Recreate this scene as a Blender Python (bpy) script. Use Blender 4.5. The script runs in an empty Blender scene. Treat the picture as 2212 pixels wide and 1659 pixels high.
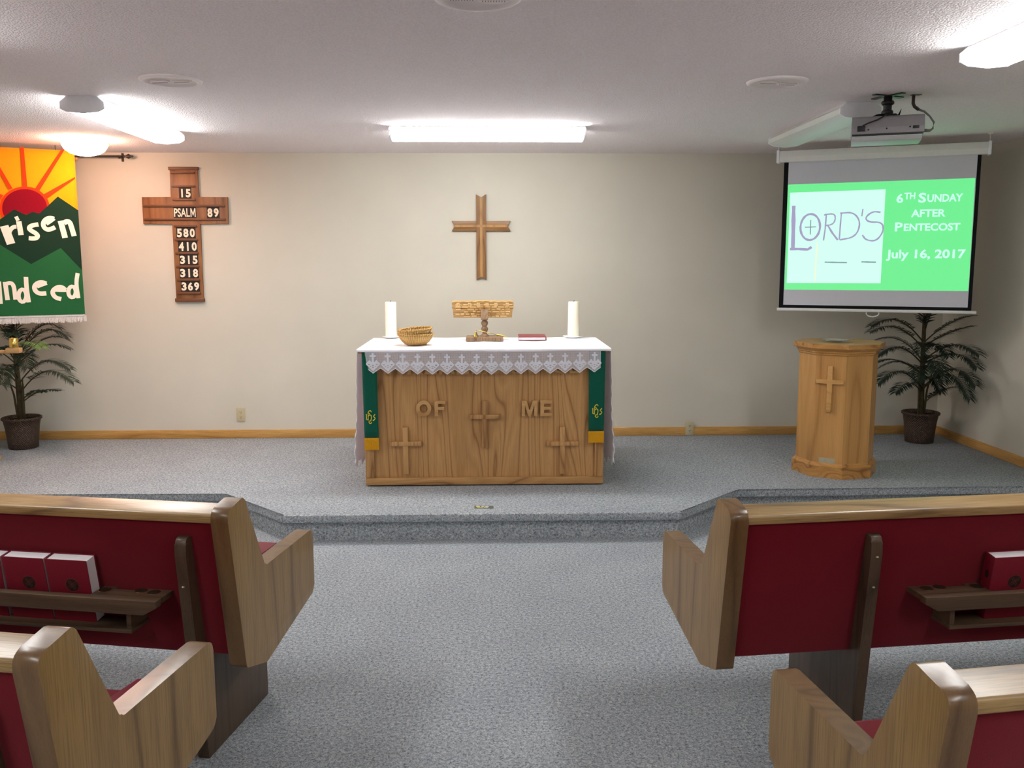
import bpy, bmesh, math, random
from mathutils import Vector, Matrix
random.seed(7)
SC = bpy.context.scene
COL = SC.collection
PI = math.pi
R = math.radians

# ------------------------------------------------------------------ camera
cam_d = bpy.data.cameras.new('camera')
cam_d.sensor_width = 36.0
cam_d.lens = 36.0 * 1928.06 / 2212.0
cam_d.clip_start = 0.05
cam = bpy.data.objects.new('camera', cam_d)
COL.objects.link(cam)
_yaw, _pitch, _roll = R(1.495), R(7.785), R(-0.094)
_f = Vector((math.sin(_yaw)*math.cos(_pitch), math.cos(_yaw)*math.cos(_pitch), -math.sin(_pitch)))
_r = Vector((math.cos(_yaw), -math.sin(_yaw), 0))
_u = _r.cross(_f)
_r2 = math.cos(_roll)*_r + math.sin(_roll)*_u
_u2 = -math.sin(_roll)*_r + math.cos(_roll)*_u
_m = Matrix((_r2, _u2, -_f)).transposed().to_4x4()
_m.translation = Vector((0, -7.2526, 1.5851))
cam.matrix_world = _m
SC.camera = cam

# ------------------------------------------------------------------ world, exposure
w = bpy.data.worlds.new('world'); SC.world = w; w.use_nodes = True
w.node_tree.nodes['Background'].inputs[0].default_value = (0.9, 0.95, 1, 1)
w.node_tree.nodes['Background'].inputs[1].default_value = 0.05
SC.view_settings.view_transform = 'Standard'
SC.view_settings.look = 'None'
SC.view_settings.gamma = 1
SC.view_settings.use_curve_mapping = False
SC.view_settings.exposure = 0.95
TUBE = 15.0          # radiance of a lit fluorescent diffuser
TUBE_COL = (1.0, 1.0, 0.975)
SC.cycles.use_denoising = True
SC.cycles.max_bounces = 12
SC.cycles.diffuse_bounces = 10
SC.cycles.transparent_max_bounces = 12
SC.cycles.sample_clamp_indirect = 12

PZ = 0.158          # platform height
CZ = 2.44           # ceiling height

# ------------------------------------------------------------------ materials
def lin(r, g, b):
    f = lambda c: (c/255/12.92) if c/255 <= 0.04045 else ((c/255+0.055)/1.055)**2.4
    return (f(r), f(g), f(b), 1)

class NT:
    def __init__(s, name):
        s.m = bpy.data.materials.new(name); s.m.use_nodes = True
        s.t = s.m.node_tree; s.b = s.t.nodes['Principled BSDF']
        s.tc = None
    def n(s, typ, **kw):
        o = s.t.nodes.new(typ)
        for k, v in kw.items(): setattr(o, k, v)
        return o
    def l(s, a, b): s.t.links.new(a, b)
    def coord(s, scale, loc=(0, 0, 0), rot=(0, 0, 0)):
        if s.tc is None: s.tc = s.n('ShaderNodeTexCoord')
        mp = s.n('ShaderNodeMapping')
        mp.inputs['Scale'].default_value = scale
        mp.inputs['Location'].default_value = loc
        mp.inputs['Rotation'].default_value = rot
        s.l(s.tc.outputs['Object'], mp.inputs['Vector'])
        return mp.outputs[0]
    def noise(s, vec, scale, detail=2, rough=0.5, dist=0):
        o = s.n('ShaderNodeTexNoise')
        o.inputs['Scale'].default_value = scale; o.inputs['Detail'].default_value = detail
        o.inputs['Roughness'].default_value = rough; o.inputs['Distortion'].default_value = dist
        s.l(vec, o.inputs['Vector']); return o.outputs['Fac']
    def math(s, op, a, b=None, c=None):
        o = s.n('ShaderNodeMath', operation=op)
        for i, v in enumerate((a, b, c)):
            if v is None: continue
            if isinstance(v, (int, float)): o.inputs[i].default_value = v
            else: s.l(v, o.inputs[i])
        return o.outputs[0]
    def ramp(s, fac, stops, interp='LINEAR'):
        o = s.n('ShaderNodeValToRGB'); o.color_ramp.interpolation = interp
        e = o.color_ramp.elements
        while len(e) < len(stops): e.new(0.5)
        for i, (p, c) in enumerate(stops):
            e[i].position = p; e[i].color = c if len(c) == 4 else (*c, 1)
        s.l(fac, o.inputs[0]); return o.outputs[0]
    def mix(s, fac, a, b, blend='MIX'):
        o = s.n('ShaderNodeMix', data_type='RGBA', blend_type=blend)
        for i, v in ((0, fac), (6, a), (7, b)):
            if isinstance(v, (int, float)): o.inputs[i].default_value = v
            elif isinstance(v, tuple): o.inputs[i].default_value = v
            else: s.l(v, o.inputs[i])
        return o.outputs[2]
    def bump(s, h, strength, dist=0.002):
        o = s.n('ShaderNodeBump'); o.inputs['Strength'].default_value = strength
        o.inputs['Distance'].default_value = dist
        s.l(h, o.inputs['Height']); s.l(o.outputs[0], s.b.inputs['Normal'])
    def col(s, c):
        if isinstance(c, tuple): s.b.inputs['Base Color'].default_value = c
        else: s.l(c, s.b.inputs['Base Color'])
    def set(s, **kw):
        for k, v in kw.items(): s.b.inputs[k.replace('_', ' ')].default_value = v
        return s

def plain(name, c, rough=0.6, spec=0.4, metal=0.0, var=0.06, nscale=40):
    t = NT(name)
    f = t.noise(t.coord((1, 1, 1)), nscale, 3)
    d = tuple(max(0, x*(1-var)) for x in c[:3]) + (1,)
    l2 = tuple(min(1, x*(1+var)) for x in c[:3]) + (1,)
    t.col(t.ramp(f, [(0.3, d), (0.7, l2)]))
    t.set(Roughness=rough, Specular_IOR_Level=spec, Metallic=metal)
    return t.m

def wood(name, light, mid, dark, axis='Z', size=1.0, rings=9, rough=0.4, coat=0.0, pore=0.5, loc=(0, 0, 0)):
    """flat-sawn grain: contour lines of a noise stretched along the axis, plus fine pores"""
    t = NT(name)
    k = {'X': (0.10, 1, 1), 'Y': (1, 0.10, 1), 'Z': (1, 1, 0.10)}[axis]
    v = t.coord(tuple(x/size for x in k), loc)
    big = t.noise(v, 4.2, 1.5, 0.45, 0.25)
    band = t.math('PINGPONG', t.math('MULTIPLY', big, rings), 0.5)
    band = t.math('MULTIPLY', band, 2.0)
    c1 = t.ramp(band, [(0.0, dark), (0.16, mid), (0.6, light), (1.0, mid)])
    kk = {'X': (0.03, 1, 1), 'Y': (1, 0.03, 1), 'Z': (1, 1, 0.03)}[axis]
    fine = t.noise(t.coord(kk, loc), 260/size, 3, 0.6)
    c2 = t.ramp(fine, [(0.36, (1-pore, 1-pore, 1-pore)), (0.56, (1, 1, 1))])
    tone = t.noise(t.coord(k, (3, 5, 1)), 2.0, 1)
    c3 = t.ramp(tone, [(0.3, (0.86, 0.85, 0.84)), (0.7, (1.08, 1.08, 1.08))])
    t.col(t.mix(1.0, t.mix(1.0, c1, c2, 'MULTIPLY'), c3, 'MULTIPLY'))
    t.set(Roughness=rough, Specular_IOR_Level=0.45, Coat_Weight=coat, Coat_Roughness=0.18)
    t.bump(fine, 0.12, 0.001)
    return t.m

def emit(name, c, strength):
    t = NT(name)
    t.set(Base_Color=(0.8, 0.8, 0.8, 1), Roughness=0.5)
    t.b.inputs['Emission Color'].default_value = c if len(c) == 4 else (*c, 1)
    t.b.inputs['Emission Strength'].default_value = strength
    return t.m

M = {}
# walls, ceiling
def paint(name, c, scale, strength, rough=0.85, mott=0.03):
    t = NT(name)
    f = t.noise(t.coord((1, 1, 1)), 1.6, 3)
    d = tuple(x*(1-mott) for x in c[:3]) + (1,); l2 = tuple(x*(1+mott) for x in c[:3]) + (1,)
    t.col(t.ramp(f, [(0.3, d), (0.7, l2)]))
    h = t.noise(t.coord((1, 1, 1)), scale, 4, 0.6)
    t.bump(h, strength, 0.004)
    t.set(Roughness=rough, Specular_IOR_Level=0.25)
    return t.m
M['wall'] = paint('wall_paint', lin(207, 203, 190), 220, 0.10)
def popcorn():
    t = NT('popcorn_ceiling')
    v = t.coord((1, 1, 1))
    a = t.noise(v, 95, 4, 0.65)
    vor = t.n('ShaderNodeTexVoronoi'); vor.inputs['Scale'].default_value = 120
    t.l(v, vor.inputs['Vector'])
    h = t.math('SUBTRACT', a, t.math('MULTIPLY', vor.outputs['Distance'], 0.55))
    t.col(t.ramp(h, [(0.05, lin(240, 233, 236)), (0.5, lin(251, 246, 250))]))
    t.bump(h, 0.6, 0.010)
    t.set(Roughness=0.95, Specular_IOR_Level=0.1)
    return t.m
M['ceiling'] = popcorn()
def carpet():
    t = NT('carpet_tweed')
    v = t.coord((1, 1, 1))
    a = t.noise(v, 165, 3, 0.75)
    b = t.noise(v, 75, 2, 0.6)
    c = t.noise(v, 3.0, 3, 0.5)
    s = t.math('ADD', t.math('MULTIPLY', a, 0.62), t.math('MULTIPLY', b, 0.38))
    col = t.ramp(s, [(0.36, lin(92, 99, 108)), (0.46, lin(148, 154, 161)), (0.55, lin(180, 186, 190)), (0.66, lin(216, 219, 218))])
    tone = t.ramp(c, [(0.3, (0.93, 0.93, 0.94)), (0.7, (1.04, 1.04, 1.03))])
    t.col(t.mix(1.0, col, tone, 'MULTIPLY'))
    t.bump(a, 0.9, 0.006)
    t.set(Roughness=1.0, Specular_IOR_Level=0.0)
    return t.m
M['carpet'] = carpet()
# woods
M['baseboard'] = wood('honey_oak_baseboard', lin(206, 160, 92), lin(194, 147, 80), lin(178, 130, 66), 'X', 1.0, 5, 0.4, 0.2, 0.25)
M['baseboardY'] = wood('honey_oak_baseboard_side', lin(206, 160, 92), lin(194, 147, 80), lin(178, 130, 66), 'Y', 1.0, 5, 0.4, 0.2, 0.25)
OAK = (lin(200, 154, 98), lin(186, 139, 85), lin(150, 104, 58))
M['altar'] = wood('red_oak_panel', *OAK, 'Z', 1.1, 12, 0.45, 0.10, 0.16)
M['altarX'] = wood('red_oak_rail', *OAK, 'X', 1.0, 8, 0.45, 0.12, 0.18)
M['altarL'] = wood('red_oak_letter', lin(204, 160, 104), lin(196, 150, 94), lin(180, 134, 80), 'X', 0.6, 5, 0.5, 0.0, 0.2)
M['font'] = wood('golden_oak', lin(200, 150, 86), lin(190, 140, 78), lin(172, 122, 64), 'Z', 1.6, 6, 0.4, 0.2, 0.12)
M['fontC'] = wood('golden_oak_cross', lin(206, 158, 94), lin(198, 149, 86), lin(182, 132, 72), 'X', 0.5, 5, 0.4, 0.1, 0.15)
M['fontX'] = wood('golden_oak_base', lin(198, 146, 80), lin(180, 128, 66), lin(140, 94, 44), 'X', 0.8, 9, 0.4, 0.2, 0.2)
M['pew'] = wood('stained_oak_end', lin(154, 122, 74), lin(142, 110, 64), lin(114, 85, 46), 'Z', 1.5, 6, 0.36, 0.25, 0.30)
M['pewE'] = wood('dark_oak_edge', lin(120, 90, 56), lin(108, 79, 48), lin(90, 64, 38), 'Z', 0.8, 6, 0.36, 0.25, 0.15)
M['pewX'] = wood('stained_oak_rail', lin(172, 140, 92), lin(156, 124, 78), lin(122, 94, 58), 'X', 1.0, 8, 0.36, 0.18, 0.35)
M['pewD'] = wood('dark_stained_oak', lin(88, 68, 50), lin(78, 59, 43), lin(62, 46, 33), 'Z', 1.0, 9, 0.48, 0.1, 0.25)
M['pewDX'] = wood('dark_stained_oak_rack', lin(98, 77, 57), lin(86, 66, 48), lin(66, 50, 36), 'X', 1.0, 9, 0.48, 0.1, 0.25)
M['board'] = wood('hymn_board_wood', lin(158, 108, 68), lin(144, 95, 58), lin(122, 78, 46), 'Z', 0.8, 5, 0.5, 0.05, 0.15)
M['boardD'] = wood('hymn_board_rail_wood', lin(118, 74, 45), lin(106, 65, 40), lin(90, 54, 33), 'X', 0.6, 5, 0.5, 0.05, 0.15)
M['cross'] = wood('walnut_cross', lin(150, 108, 62), lin(134, 94, 52), lin(112, 76, 40), 'Z', 0.6, 5, 0.45, 0.1, 0.15)
M['crossX'] = wood('walnut_cross_arm', lin(150, 108, 62), lin(134, 94, 52), lin(112, 76, 40), 'X', 0.6, 5, 0.45, 0.1, 0.15)
M['crossL'] = wood('pale_inlay', lin(188, 144, 88), lin(176, 132, 78), lin(160, 114, 66), 'Z', 0.6, 4, 0.45, 0.1, 0.15)
M['carved'] = wood('olive_wood', lin(190, 150, 90), lin(174, 134, 78), lin(146, 106, 58), 'X', 0.5, 6, 0.5, 0.0, 0.2)
M['carvedL'] = wood('olive_wood_relief', lin(236, 202, 140), lin(224, 186, 122), lin(204, 164, 102), 'X', 0.5, 4, 0.5, 0.0, 0.1)
M['turned'] = wood('weathered_wood', lin(158, 128, 98), lin(138, 108, 80), lin(112, 84, 60), 'Z', 0.4, 6, 0.55, 0.0, 0.25)
M['pinearm'] = wood('pine_arm', lin(214, 170, 116), lin(200, 152, 98), lin(178, 128, 78), 'X', 0.5, 5, 0.45, 0.1, 0.15)
# fabrics
def fabric(name, c, c2, scale=700, rough=0.95, bump=0.3, sheen=0.2):
    t = NT(name)
    v = t.coord((1, 1, 1))
    f = t.noise(v, scale, 2, 0.6)
    g = t.noise(v, 14, 3, 0.6)
    t.col(t.mix(t.math('MULTIPLY', g, 0.35), t.ramp(f, [(0.35, c2), (0.62, c)]), c2))
    t.bump(f, bump, 0.001)
    t.set(Roughness=rough, Specular_IOR_Level=0.1, Sheen_Weight=sheen)
    return t.m
M['red'] = fabric('pew_red_cloth', lin(117, 9, 28), lin(98, 5, 21))
def linen():
    t = NT('altar_linen')
    f = t.noise(t.coord((1, 1, 1)), 500, 2)
    t.col(t.ramp(f, [(0.35, lin(236, 236, 242)), (0.62, lin(247, 247, 250))]))
    t.set(Roughness=0.95, Specular_IOR_Level=0.1)
    tr = t.n('ShaderNodeBsdfTranslucent'); tr.inputs['Color'].default_value = lin(240, 238, 246)
    mx = t.n('ShaderNodeMixShader'); mx.inputs[0].default_value = 0.42
    t.l(t.b.outputs[0], mx.inputs[1]); t.l(tr.outputs[0], mx.inputs[2])
    t.l(mx.outputs[0], t.t.nodes['Material Output'].inputs['Surface'])
    return t.m
M['thin_cloth'] = linen()
M['white_cloth'] = fabric('altar_linen_top', lin(248, 248, 251), lin(240, 240, 246), 500)
M['stole'] = fabric('stole_green_cloth', lin(18, 96, 76), lin(14, 82, 64), 600)
M['gold_fringe'] = fabric('gold_fringe', lin(232, 174, 36), lin(206, 146, 22), 300)
M['gold_thread'] = plain('gold_thread', lin(222, 206, 66), 0.6)
M['b_yellow'] = fabric('banner_yellow_felt', lin(232, 156, 20), lin(224, 146, 12), 400)
M['b_orange'] = fabric('banner_orange_felt', lin(244, 66, 22), lin(232, 54, 16), 400)
M['b_red'] = fabric('banner_crimson_felt', lin(138, 8, 32), lin(124, 4, 26), 400)
M['b_dark'] = fabric('banner_dark_green_felt', lin(26, 56, 40), lin(20, 46, 34), 400)
M['b_green'] = fabric('banner_green_felt', lin(38, 100, 58), lin(32, 90, 51), 400)
M['b_white'] = fabric('banner_white_felt', lin(244, 234, 220), lin(236, 224, 208), 400)
M['fringe'] = fabric('banner_white_fringe', lin(236, 228, 222), lin(196, 188, 186), 260)
# lace: a net that lets part of the light through
def lace():
    t = NT('crochet_net')
    v = t.coord((1, 1, 1))
    sep = t.n('ShaderNodeSeparateXYZ'); t.l(v, sep.inputs[0])
    fx = t.math('PINGPONG', t.math('MULTIPLY', sep.outputs['X'], 250), 0.5)
    fz = t.math('PINGPONG', t.math('MULTIPLY', sep.outputs['Z'], 250), 0.5)
    hole = t.math('MULTIPLY', t.math('GREATER_THAN', fx, 0.17), t.math('GREATER_THAN', fz, 0.17))
    al = t.math('SUBTRACT', 1.0, hole)
    t.col(lin(232, 230, 238)); t.l(al, t.b.inputs['Alpha'])
    t.set(Roughness=0.9, Specular_IOR_Level=0.1)
    return t.m
M['net'] = lace()
M['motif'] = fabric('crochet_motif', lin(240, 240, 246), lin(226, 226, 236), 500)
# small stuff
M['white_metal'] = plain('white_enamel', lin(226, 226, 224), 0.4, 0.5, 0, 0.02)
M['grey_white'] = plain('light_grey_plastic', lin(240, 242, 248), 0.5, 0.4, 0, 0.02)
M['vent'] = plain('vent_white_plastic', lin(240, 233, 234), 0.55, 0.3, 0, 0.02)
M['black'] = plain('black_plastic', lin(30, 30, 34), 0.4, 0.4, 0, 0.1)
M['proj'] = plain('projector_grey', lin(152, 150, 154), 0.45, 0.4, 0, 0.03)
M['projlow'] = plain('projector_light_grey', lin(196, 200, 200), 0.4, 0.4, 0, 0.02)
M['cable_grey'] = plain('grey_cable', lin(120, 120, 116), 0.6, 0.3)
M['screen'] = plain('screen_fabric', lin(208, 210, 220), 0.9, 0.1, 0, 0.01)
M['screen_black'] = plain('screen_black_border', lin(16, 18, 22), 0.8, 0.2, 0, 0.05)
M['outlet'] = plain('ivory_plastic', lin(194, 183, 150), 0.4, 0.5, 0, 0.02)
M['vent_slot'] = plain('vent_slot_grey', lin(150, 142, 138), 0.7)
M['slot'] = plain('dark_slot', lin(50, 46, 40), 0.6)
M['iron'] = plain('dark_iron', lin(66, 54, 48), 0.45, 0.5, 0.3)
M['brass'] = plain('brass', lin(206, 176, 96), 0.25, 0.5, 1.0, 0.08)
M['silver'] = plain('brushed_plate', lin(196, 188, 160), 0.35, 0.5, 0.6, 0.05)
M['wax'] = NT('candle_wax').set(Base_Color=lin(246, 242, 222), Roughness=0.45, Subsurface_Weight=0.3, Subsurface_Scale=0.03).m
M['wick'] = plain('charred_wick', lin(40, 34, 30), 0.9)
M['saucer'] = plain('white_porcelain', lin(236, 236, 236), 0.25, 0.5, 0, 0.01)
M['glass'] = NT('clear_glass').set(Base_Color=(0.95, 0.97, 0.97, 1), Roughness=0.02, Transmission_Weight=0.9, IOR=1.45).m
M['book_red'] = plain('hymnal_cloth', lin(120, 15, 36), 0.55, 0.4, 0, 0.06, 200)
M['book_maroon'] = plain('maroon_leather', lin(132, 56, 58), 0.5, 0.4, 0, 0.08, 120)
M['emblem'] = plain('dark_emblem', lin(48, 24, 26), 0.5, 0.4, 0, 0.1)
M['emblem_line'] = plain('gold_emblem_line', lin(108, 68, 48), 0.5, 0.4, 0.3, 0.05)
def pages():
    t = NT('book_pages')
    f = t.noise(t.coord((30, 900, 900)), 1.0, 1)
    t.col(t.ramp(f, [(0.3, lin(226, 222, 226)), (0.7, lin(246, 243, 246))]))
    t.set(Roughness=0.8, Specular_IOR_Level=0.2)
    return t.m
M['pages'] = pages()
M['paper'] = plain('white_paper', lin(240, 240, 240), 0.8, 0.2, 0, 0.01)
M['card'] = plain('black_card', lin(42, 36, 34), 0.55, 0.3, 0, 0.08)
M['numeral'] = plain('cream_numeral', lin(240, 228, 208), 0.6, 0.3, 0, 0.03)
def wicker(name, c1, c2, scale, gloss=0.5, ribs=False):
    t = NT(name)
    v = t.coord((1, 1, 1))
    sep = t.n('ShaderNodeSeparateXYZ'); t.l(v, sep.inputs[0])
    ang = t.math('ARCTAN2', sep.outputs['Y'], sep.outputs['X'])
    a = t.math('SINE', t.math('MULTIPLY', ang, scale[0]))
    zz = t.math('SINE', t.math('MULTIPLY', sep.outputs['Z'], scale[1]))
    h = t.math('MULTIPLY_ADD', t.math('MULTIPLY', a, zz), 0.5, 0.5)
    if ribs: h = t.math('MULTIPLY_ADD', t.math('ADD', t.math('MULTIPLY', a, 0.75), t.math('MULTIPLY', t.math('MULTIPLY', a, zz), 0.25)), 0.5, 0.5)
    n = t.noise(v, 60, 3)
    t.col(t.ramp(t.math('MULTIPLY_ADD', n, 0.5, t.math('MULTIPLY', h, 0.5)), [(0.25, c1), (0.7, c2)]))
    t.bump(h, 0.9, 0.006)
    t.set(Roughness=gloss, Specular_IOR_Level=0.4)
    return t.m
M['pot'] = wicker('brown_wicker', lin(44, 32, 28), lin(92, 70, 56), (44, 330), 0.5)
M['basket'] = wicker('honey_wicker', lin(176, 132, 72), lin(222, 182, 112), (46, 420), 0.55, True)
M['soil_and_hole'] = plain('moss_and_hole_shade', lin(46, 38, 30), 0.95, 0.1, 0, 0.3)  # pot moss, also the painted shade in the rack's cup holes
def leafm(name, c1, c2):
    t = NT(name)
    f = t.noise(t.coord((1, 1, 1)), 12, 3)
    t.col(t.ramp(f, [(0.3, c1), (0.7, c2)]))
    t.set(Roughness=0.45, Specular_IOR_Level=0.4)
    return t.m
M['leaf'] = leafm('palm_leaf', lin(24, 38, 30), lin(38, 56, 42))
M['leaf_lit'] = leafm('lit_palm_leaf', lin(74, 104, 54), lin(98, 130, 66))  # paler copy of the leaf, light on one frond painted in
M['stem'] = plain('palm_stem', lin(84, 76, 54), 0.7, 0.2, 0, 0.25, 30)
# light givers
M['tube'] = emit('lit_diffuser', TUBE_COL, TUBE)
M['tube_off'] = plain('unlit_diffuser', lin(226, 232, 228), 0.4, 0.4, 0, 0.01)
M['globe'] = emit('lit_warm_glass', (1.0, 0.56, 0.38), 26.0)
M['s_green'] = emit('slide_green', lin(92, 226, 132), 0.56)
M['s_white'] = emit('slide_pale_panel', lin(204, 255, 238), 0.52)
M['s_purple'] = emit('slide_purple_lettering', lin(158, 150, 190), 0.5)
M['s_grey'] = emit('slide_grey_lettering', lin(120, 150, 160), 0.5)
M['s_text'] = emit('slide_white_lettering', lin(190, 255, 226), 0.57)
M['s_yellow'] = emit('slide_faint_yellow', lin(226, 250, 196), 0.57)
for k in ('s_green', 's_white', 's_purple', 's_grey', 's_text', 's_yellow'):
    M[k].node_tree.nodes['Principled BSDF'].inputs['Base Color'].default_value = (0.12, 0.12, 0.12, 1)

# ------------------------------------------------------------------ mesh helpers
class MB:
    """collects shapes into one mesh"""
    def __init__(s): s.b = bmesh.new(); s.mi = 0
    def _tag(s, faces):
        for f in faces: f.material_index = s.mi
    def box(s, c, d, bevel=0.0, rot=None, seg=2):
        r = bmesh.ops.create_cube(s.b, size=1.0)
        vs = r['verts']
        mt = Matrix.Diagonal((d[0], d[1], d[2], 1))
        bmesh.ops.transform(s.b, matrix=mt, verts=vs)
        if bevel > 0:
            es = list({e for v in vs for e in v.link_edges})
            g = bmesh.ops.bevel(s.b, geom=es, offset=bevel, segments=seg, affect='EDGES', profile=0.5)
            vs = list({v for f in g['faces'] for v in f.verts} | {v for v in vs if v.is_valid})
        mt = Matrix.Translation(c)
        if rot is not None: mt = mt @ rot.to_4x4()
        vs = [v for v in vs if v.is_valid]
        bmesh.ops.transform(s.b, matrix=mt, verts=vs)
        s._tag({f for v in vs for f in v.link_faces})
        return s
    def prism(s, poly, fn, h0, h1, bevel=0.0):
        """closed polygon (2-d points) extruded between h0 and h1; fn(a, b, h) -> 3-d point"""
        lo = [s.b.verts.new(fn(a, b, h0)) for a, b in poly]
        hi = [s.b.verts.new(fn(a, b, h1)) for a, b in poly]
        n = len(poly); fs = []
        fs.append(s.b.faces.new(lo[::-1])); fs.append(s.b.faces.new(hi))
        for i in range(n):
            j = (i+1) % n
            fs.append(s.b.faces.new((lo[i], lo[j], hi[j], hi[i])))
        s._tag(fs)
        if bevel > 0:
            es = [e for f in fs[:2] for e in f.edges]
            g = bmesh.ops.bevel(s.b, geom=es, offset=bevel, segments=2, affect='EDGES', profile=0.5)
            s._tag(g['faces'])
        return s
    def tube(s, pts, rad, n=8, caps=True):
        pts = [Vector(p) for p in pts]
        rads = rad if isinstance(rad, (list, tuple)) else [rad]*len(pts)
        rings = []; up = Vector((0.13, 0.21, 0.97))
        for i, p in enumerate(pts):
            t = (pts[min(i+1, len(pts)-1)] - pts[max(i-1, 0)]).normalized()
            a = t.cross(up)
            if a.length < 0.05: a = t.cross(Vector((1, 0, 0)))
            a.normalize(); b = t.cross(a)
            rings.append([s.b.verts.new(p + rads[i]*(math.cos(2*PI*k/n)*a + math.sin(2*PI*k/n)*b)) for k in range(n)])
        fs = []
        for i in range(len(rings)-1):
            for k in range(n):
                fs.append(s.b.faces.new((rings[i][k], rings[i][(k+1) % n], rings[i+1][(k+1) % n], rings[i+1][k])))
        if caps:
            fs.append(s.b.faces.new(rings[0][::-1])); fs.append(s.b.faces.new(rings[-1]))
        for f in fs: f.smooth = True
        s._tag(fs); return s
    def lathe(s, prof, n=32, c=(0, 0, 0), close=False, wob=None):
        """profile of (radius, z)"""
        rings = []
        for i, (r, z) in enumerate(prof):
            if r < 1e-6: rings.append([s.b.verts.new((c[0], c[1], c[2]+z))])
            else:
                rr = lambda k: r*(1+(wob(k, i) if wob else 0))
                rings.append([s.b.verts.new((c[0]+rr(k)*math.cos(2*PI*k/n), c[1]+rr(k)*math.sin(2*PI*k/n), c[2]+z)) for k in range(n)])
        fs = []
        for a, b in zip(rings, rings[1:]):
            for k in range(n):
                k2 = (k+1) % n
                if len(a) == 1 and len(b) == 1: continue
                if len(a) == 1: fs.append(s.b.faces.new((a[0], b[k2], b[k])))
                elif len(b) == 1: fs.append(s.b.faces.new((a[k], a[k2], b[0])))
                else: fs.append(s.b.faces.new((a[k], a[k2], b[k2], b[k])))
        for f in fs: f.smooth = True
        s._tag(fs); return s
    def grid(s, rows, smooth=True):
        """rows of 3-d points -> sheet"""
        vv = [[s.b.verts.new(p) for p in r] for r in rows]
        fs = []
        for a, b in zip(vv, vv[1:]):
            for k in range(len(a)-1): fs.append(s.b.faces.new((a[k], a[k+1], b[k+1], b[k])))
        for f in fs: f.smooth = smooth
        s._tag(fs); return s
    def poly(s, pts):
        f = s.b.faces.new([s.b.verts.new(p) for p in pts]); s._tag([f]); return s
    def ribbon(s, path, width, fn, h0, h1, taper=None):
        """flat stroke of a given width along a 2-d path, with thickness from h0 to h1"""
        P = [Vector(p) for p in path]; n = len(P); closed = (P[0]-P[-1]).length < 1e-6 and n > 3
        L = []; Rr = []
        for i in range(n):
            if closed: a, b = P[(i-1) % (n-1)], P[(i+1) % (n-1)]
            else: a, b = P[max(i-1, 0)], P[min(i+1, n-1)]
            t = (b-a).normalized(); nn = Vector((-t.y, t.x))
            wd = width*(taper(i/(n-1)) if taper else 1)
            L.append(P[i]+nn*wd/2); Rr.append(P[i]-nn*wd/2)
        fs = []
        for i in range(n-1):
            q = [L[i], Rr[i], Rr[i+1], L[i+1]]
            top = [s.b.verts.new(fn(v.x, v.y, h1)) for v in q]
            bot = [s.b.verts.new(fn(v.x, v.y, h0)) for v in q]
            fs.append(s.b.faces.new(top))
            fs.append(s.b.faces.new((bot[0], top[0], top[3], bot[3])))
            fs.append(s.b.faces.new((bot[1], bot[2], top[2], top[1])))
            if i == 0 and not closed: fs.append(s.b.faces.new((bot[0], bot[1], top[1], top[0])))
            if i == n-2 and not closed: fs.append(s.b.faces.new((bot[2], bot[3], top[3], top[2])))
        s._tag(fs); return s
    def text(s, body, box, fn, h0, h1, bold=0.03, keep=False):
        """lettering fitted to box (u0, v0, u1, v1); fn(u, v, h) -> 3-d point"""
        cu = bpy.data.curves.new('tmp', 'FONT'); cu.body = body; cu.size = 1.0
        cu.offset = bold; cu.extrude = 0.5; cu.resolution_u = 3
        ob = bpy.data.objects.new('tmp', cu); COL.objects.link(ob)
        dg = bpy.context.evaluated_depsgraph_get()
        me = bpy.data.meshes.new_from_object(ob.evaluated_get(dg))
        bpy.data.objects.remove(ob); bpy.data.curves.remove(cu)
        xs = [v.co.x for v in me.vertices]; ys = [v.co.y for v in me.vertices]
        x0, x1, y0, y1 = min(xs), max(xs), min(ys), max(ys)
        u0, v0, u1, v1 = box
        su, sv = (u1-u0)/(x1-x0), (v1-v0)/(y1-y0)
        vs = []
        for v in me.vertices:
            vs.append(s.b.verts.new(fn(u0+(v.co.x-x0)*su, v0+(v.co.y-y0)*sv, h1 if v.co.z > 0 else h0)))
        fs = []
        for p in me.polygons:
            try: fs.append(s.b.faces.new([vs[i] for i in p.vertices]))
            except ValueError: pass
        s._tag(fs); bpy.data.meshes.remove(me); return s
    def done(s, name, mats, parent=None, loc=None, recalc=True):
        if recalc: bmesh.ops.recalc_face_normals(s.b, faces=s.b.faces[:])
        s.b.normal_update()
        flat = {f for f in s.b.faces if not f.smooth}
        for e in s.b.edges:
            if len(e.link_faces) == 2 and e.link_faces[0] in flat and e.link_faces[1] in flat and e.calc_face_angle(0) > 0.42: e.smooth = False
        for f in flat: f.smooth = True
        me = bpy.data.meshes.new(name); s.b.to_mesh(me); s.b.free()
        for m in (mats if isinstance(mats, (list, tuple)) else [mats]): me.materials.append(M[m] if isinstance(m, str) else m)
        o = bpy.data.objects.new(name, me); COL.objects.link(o)
        if parent: o.parent = parent
        if loc: o.location = loc
        return o

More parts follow.
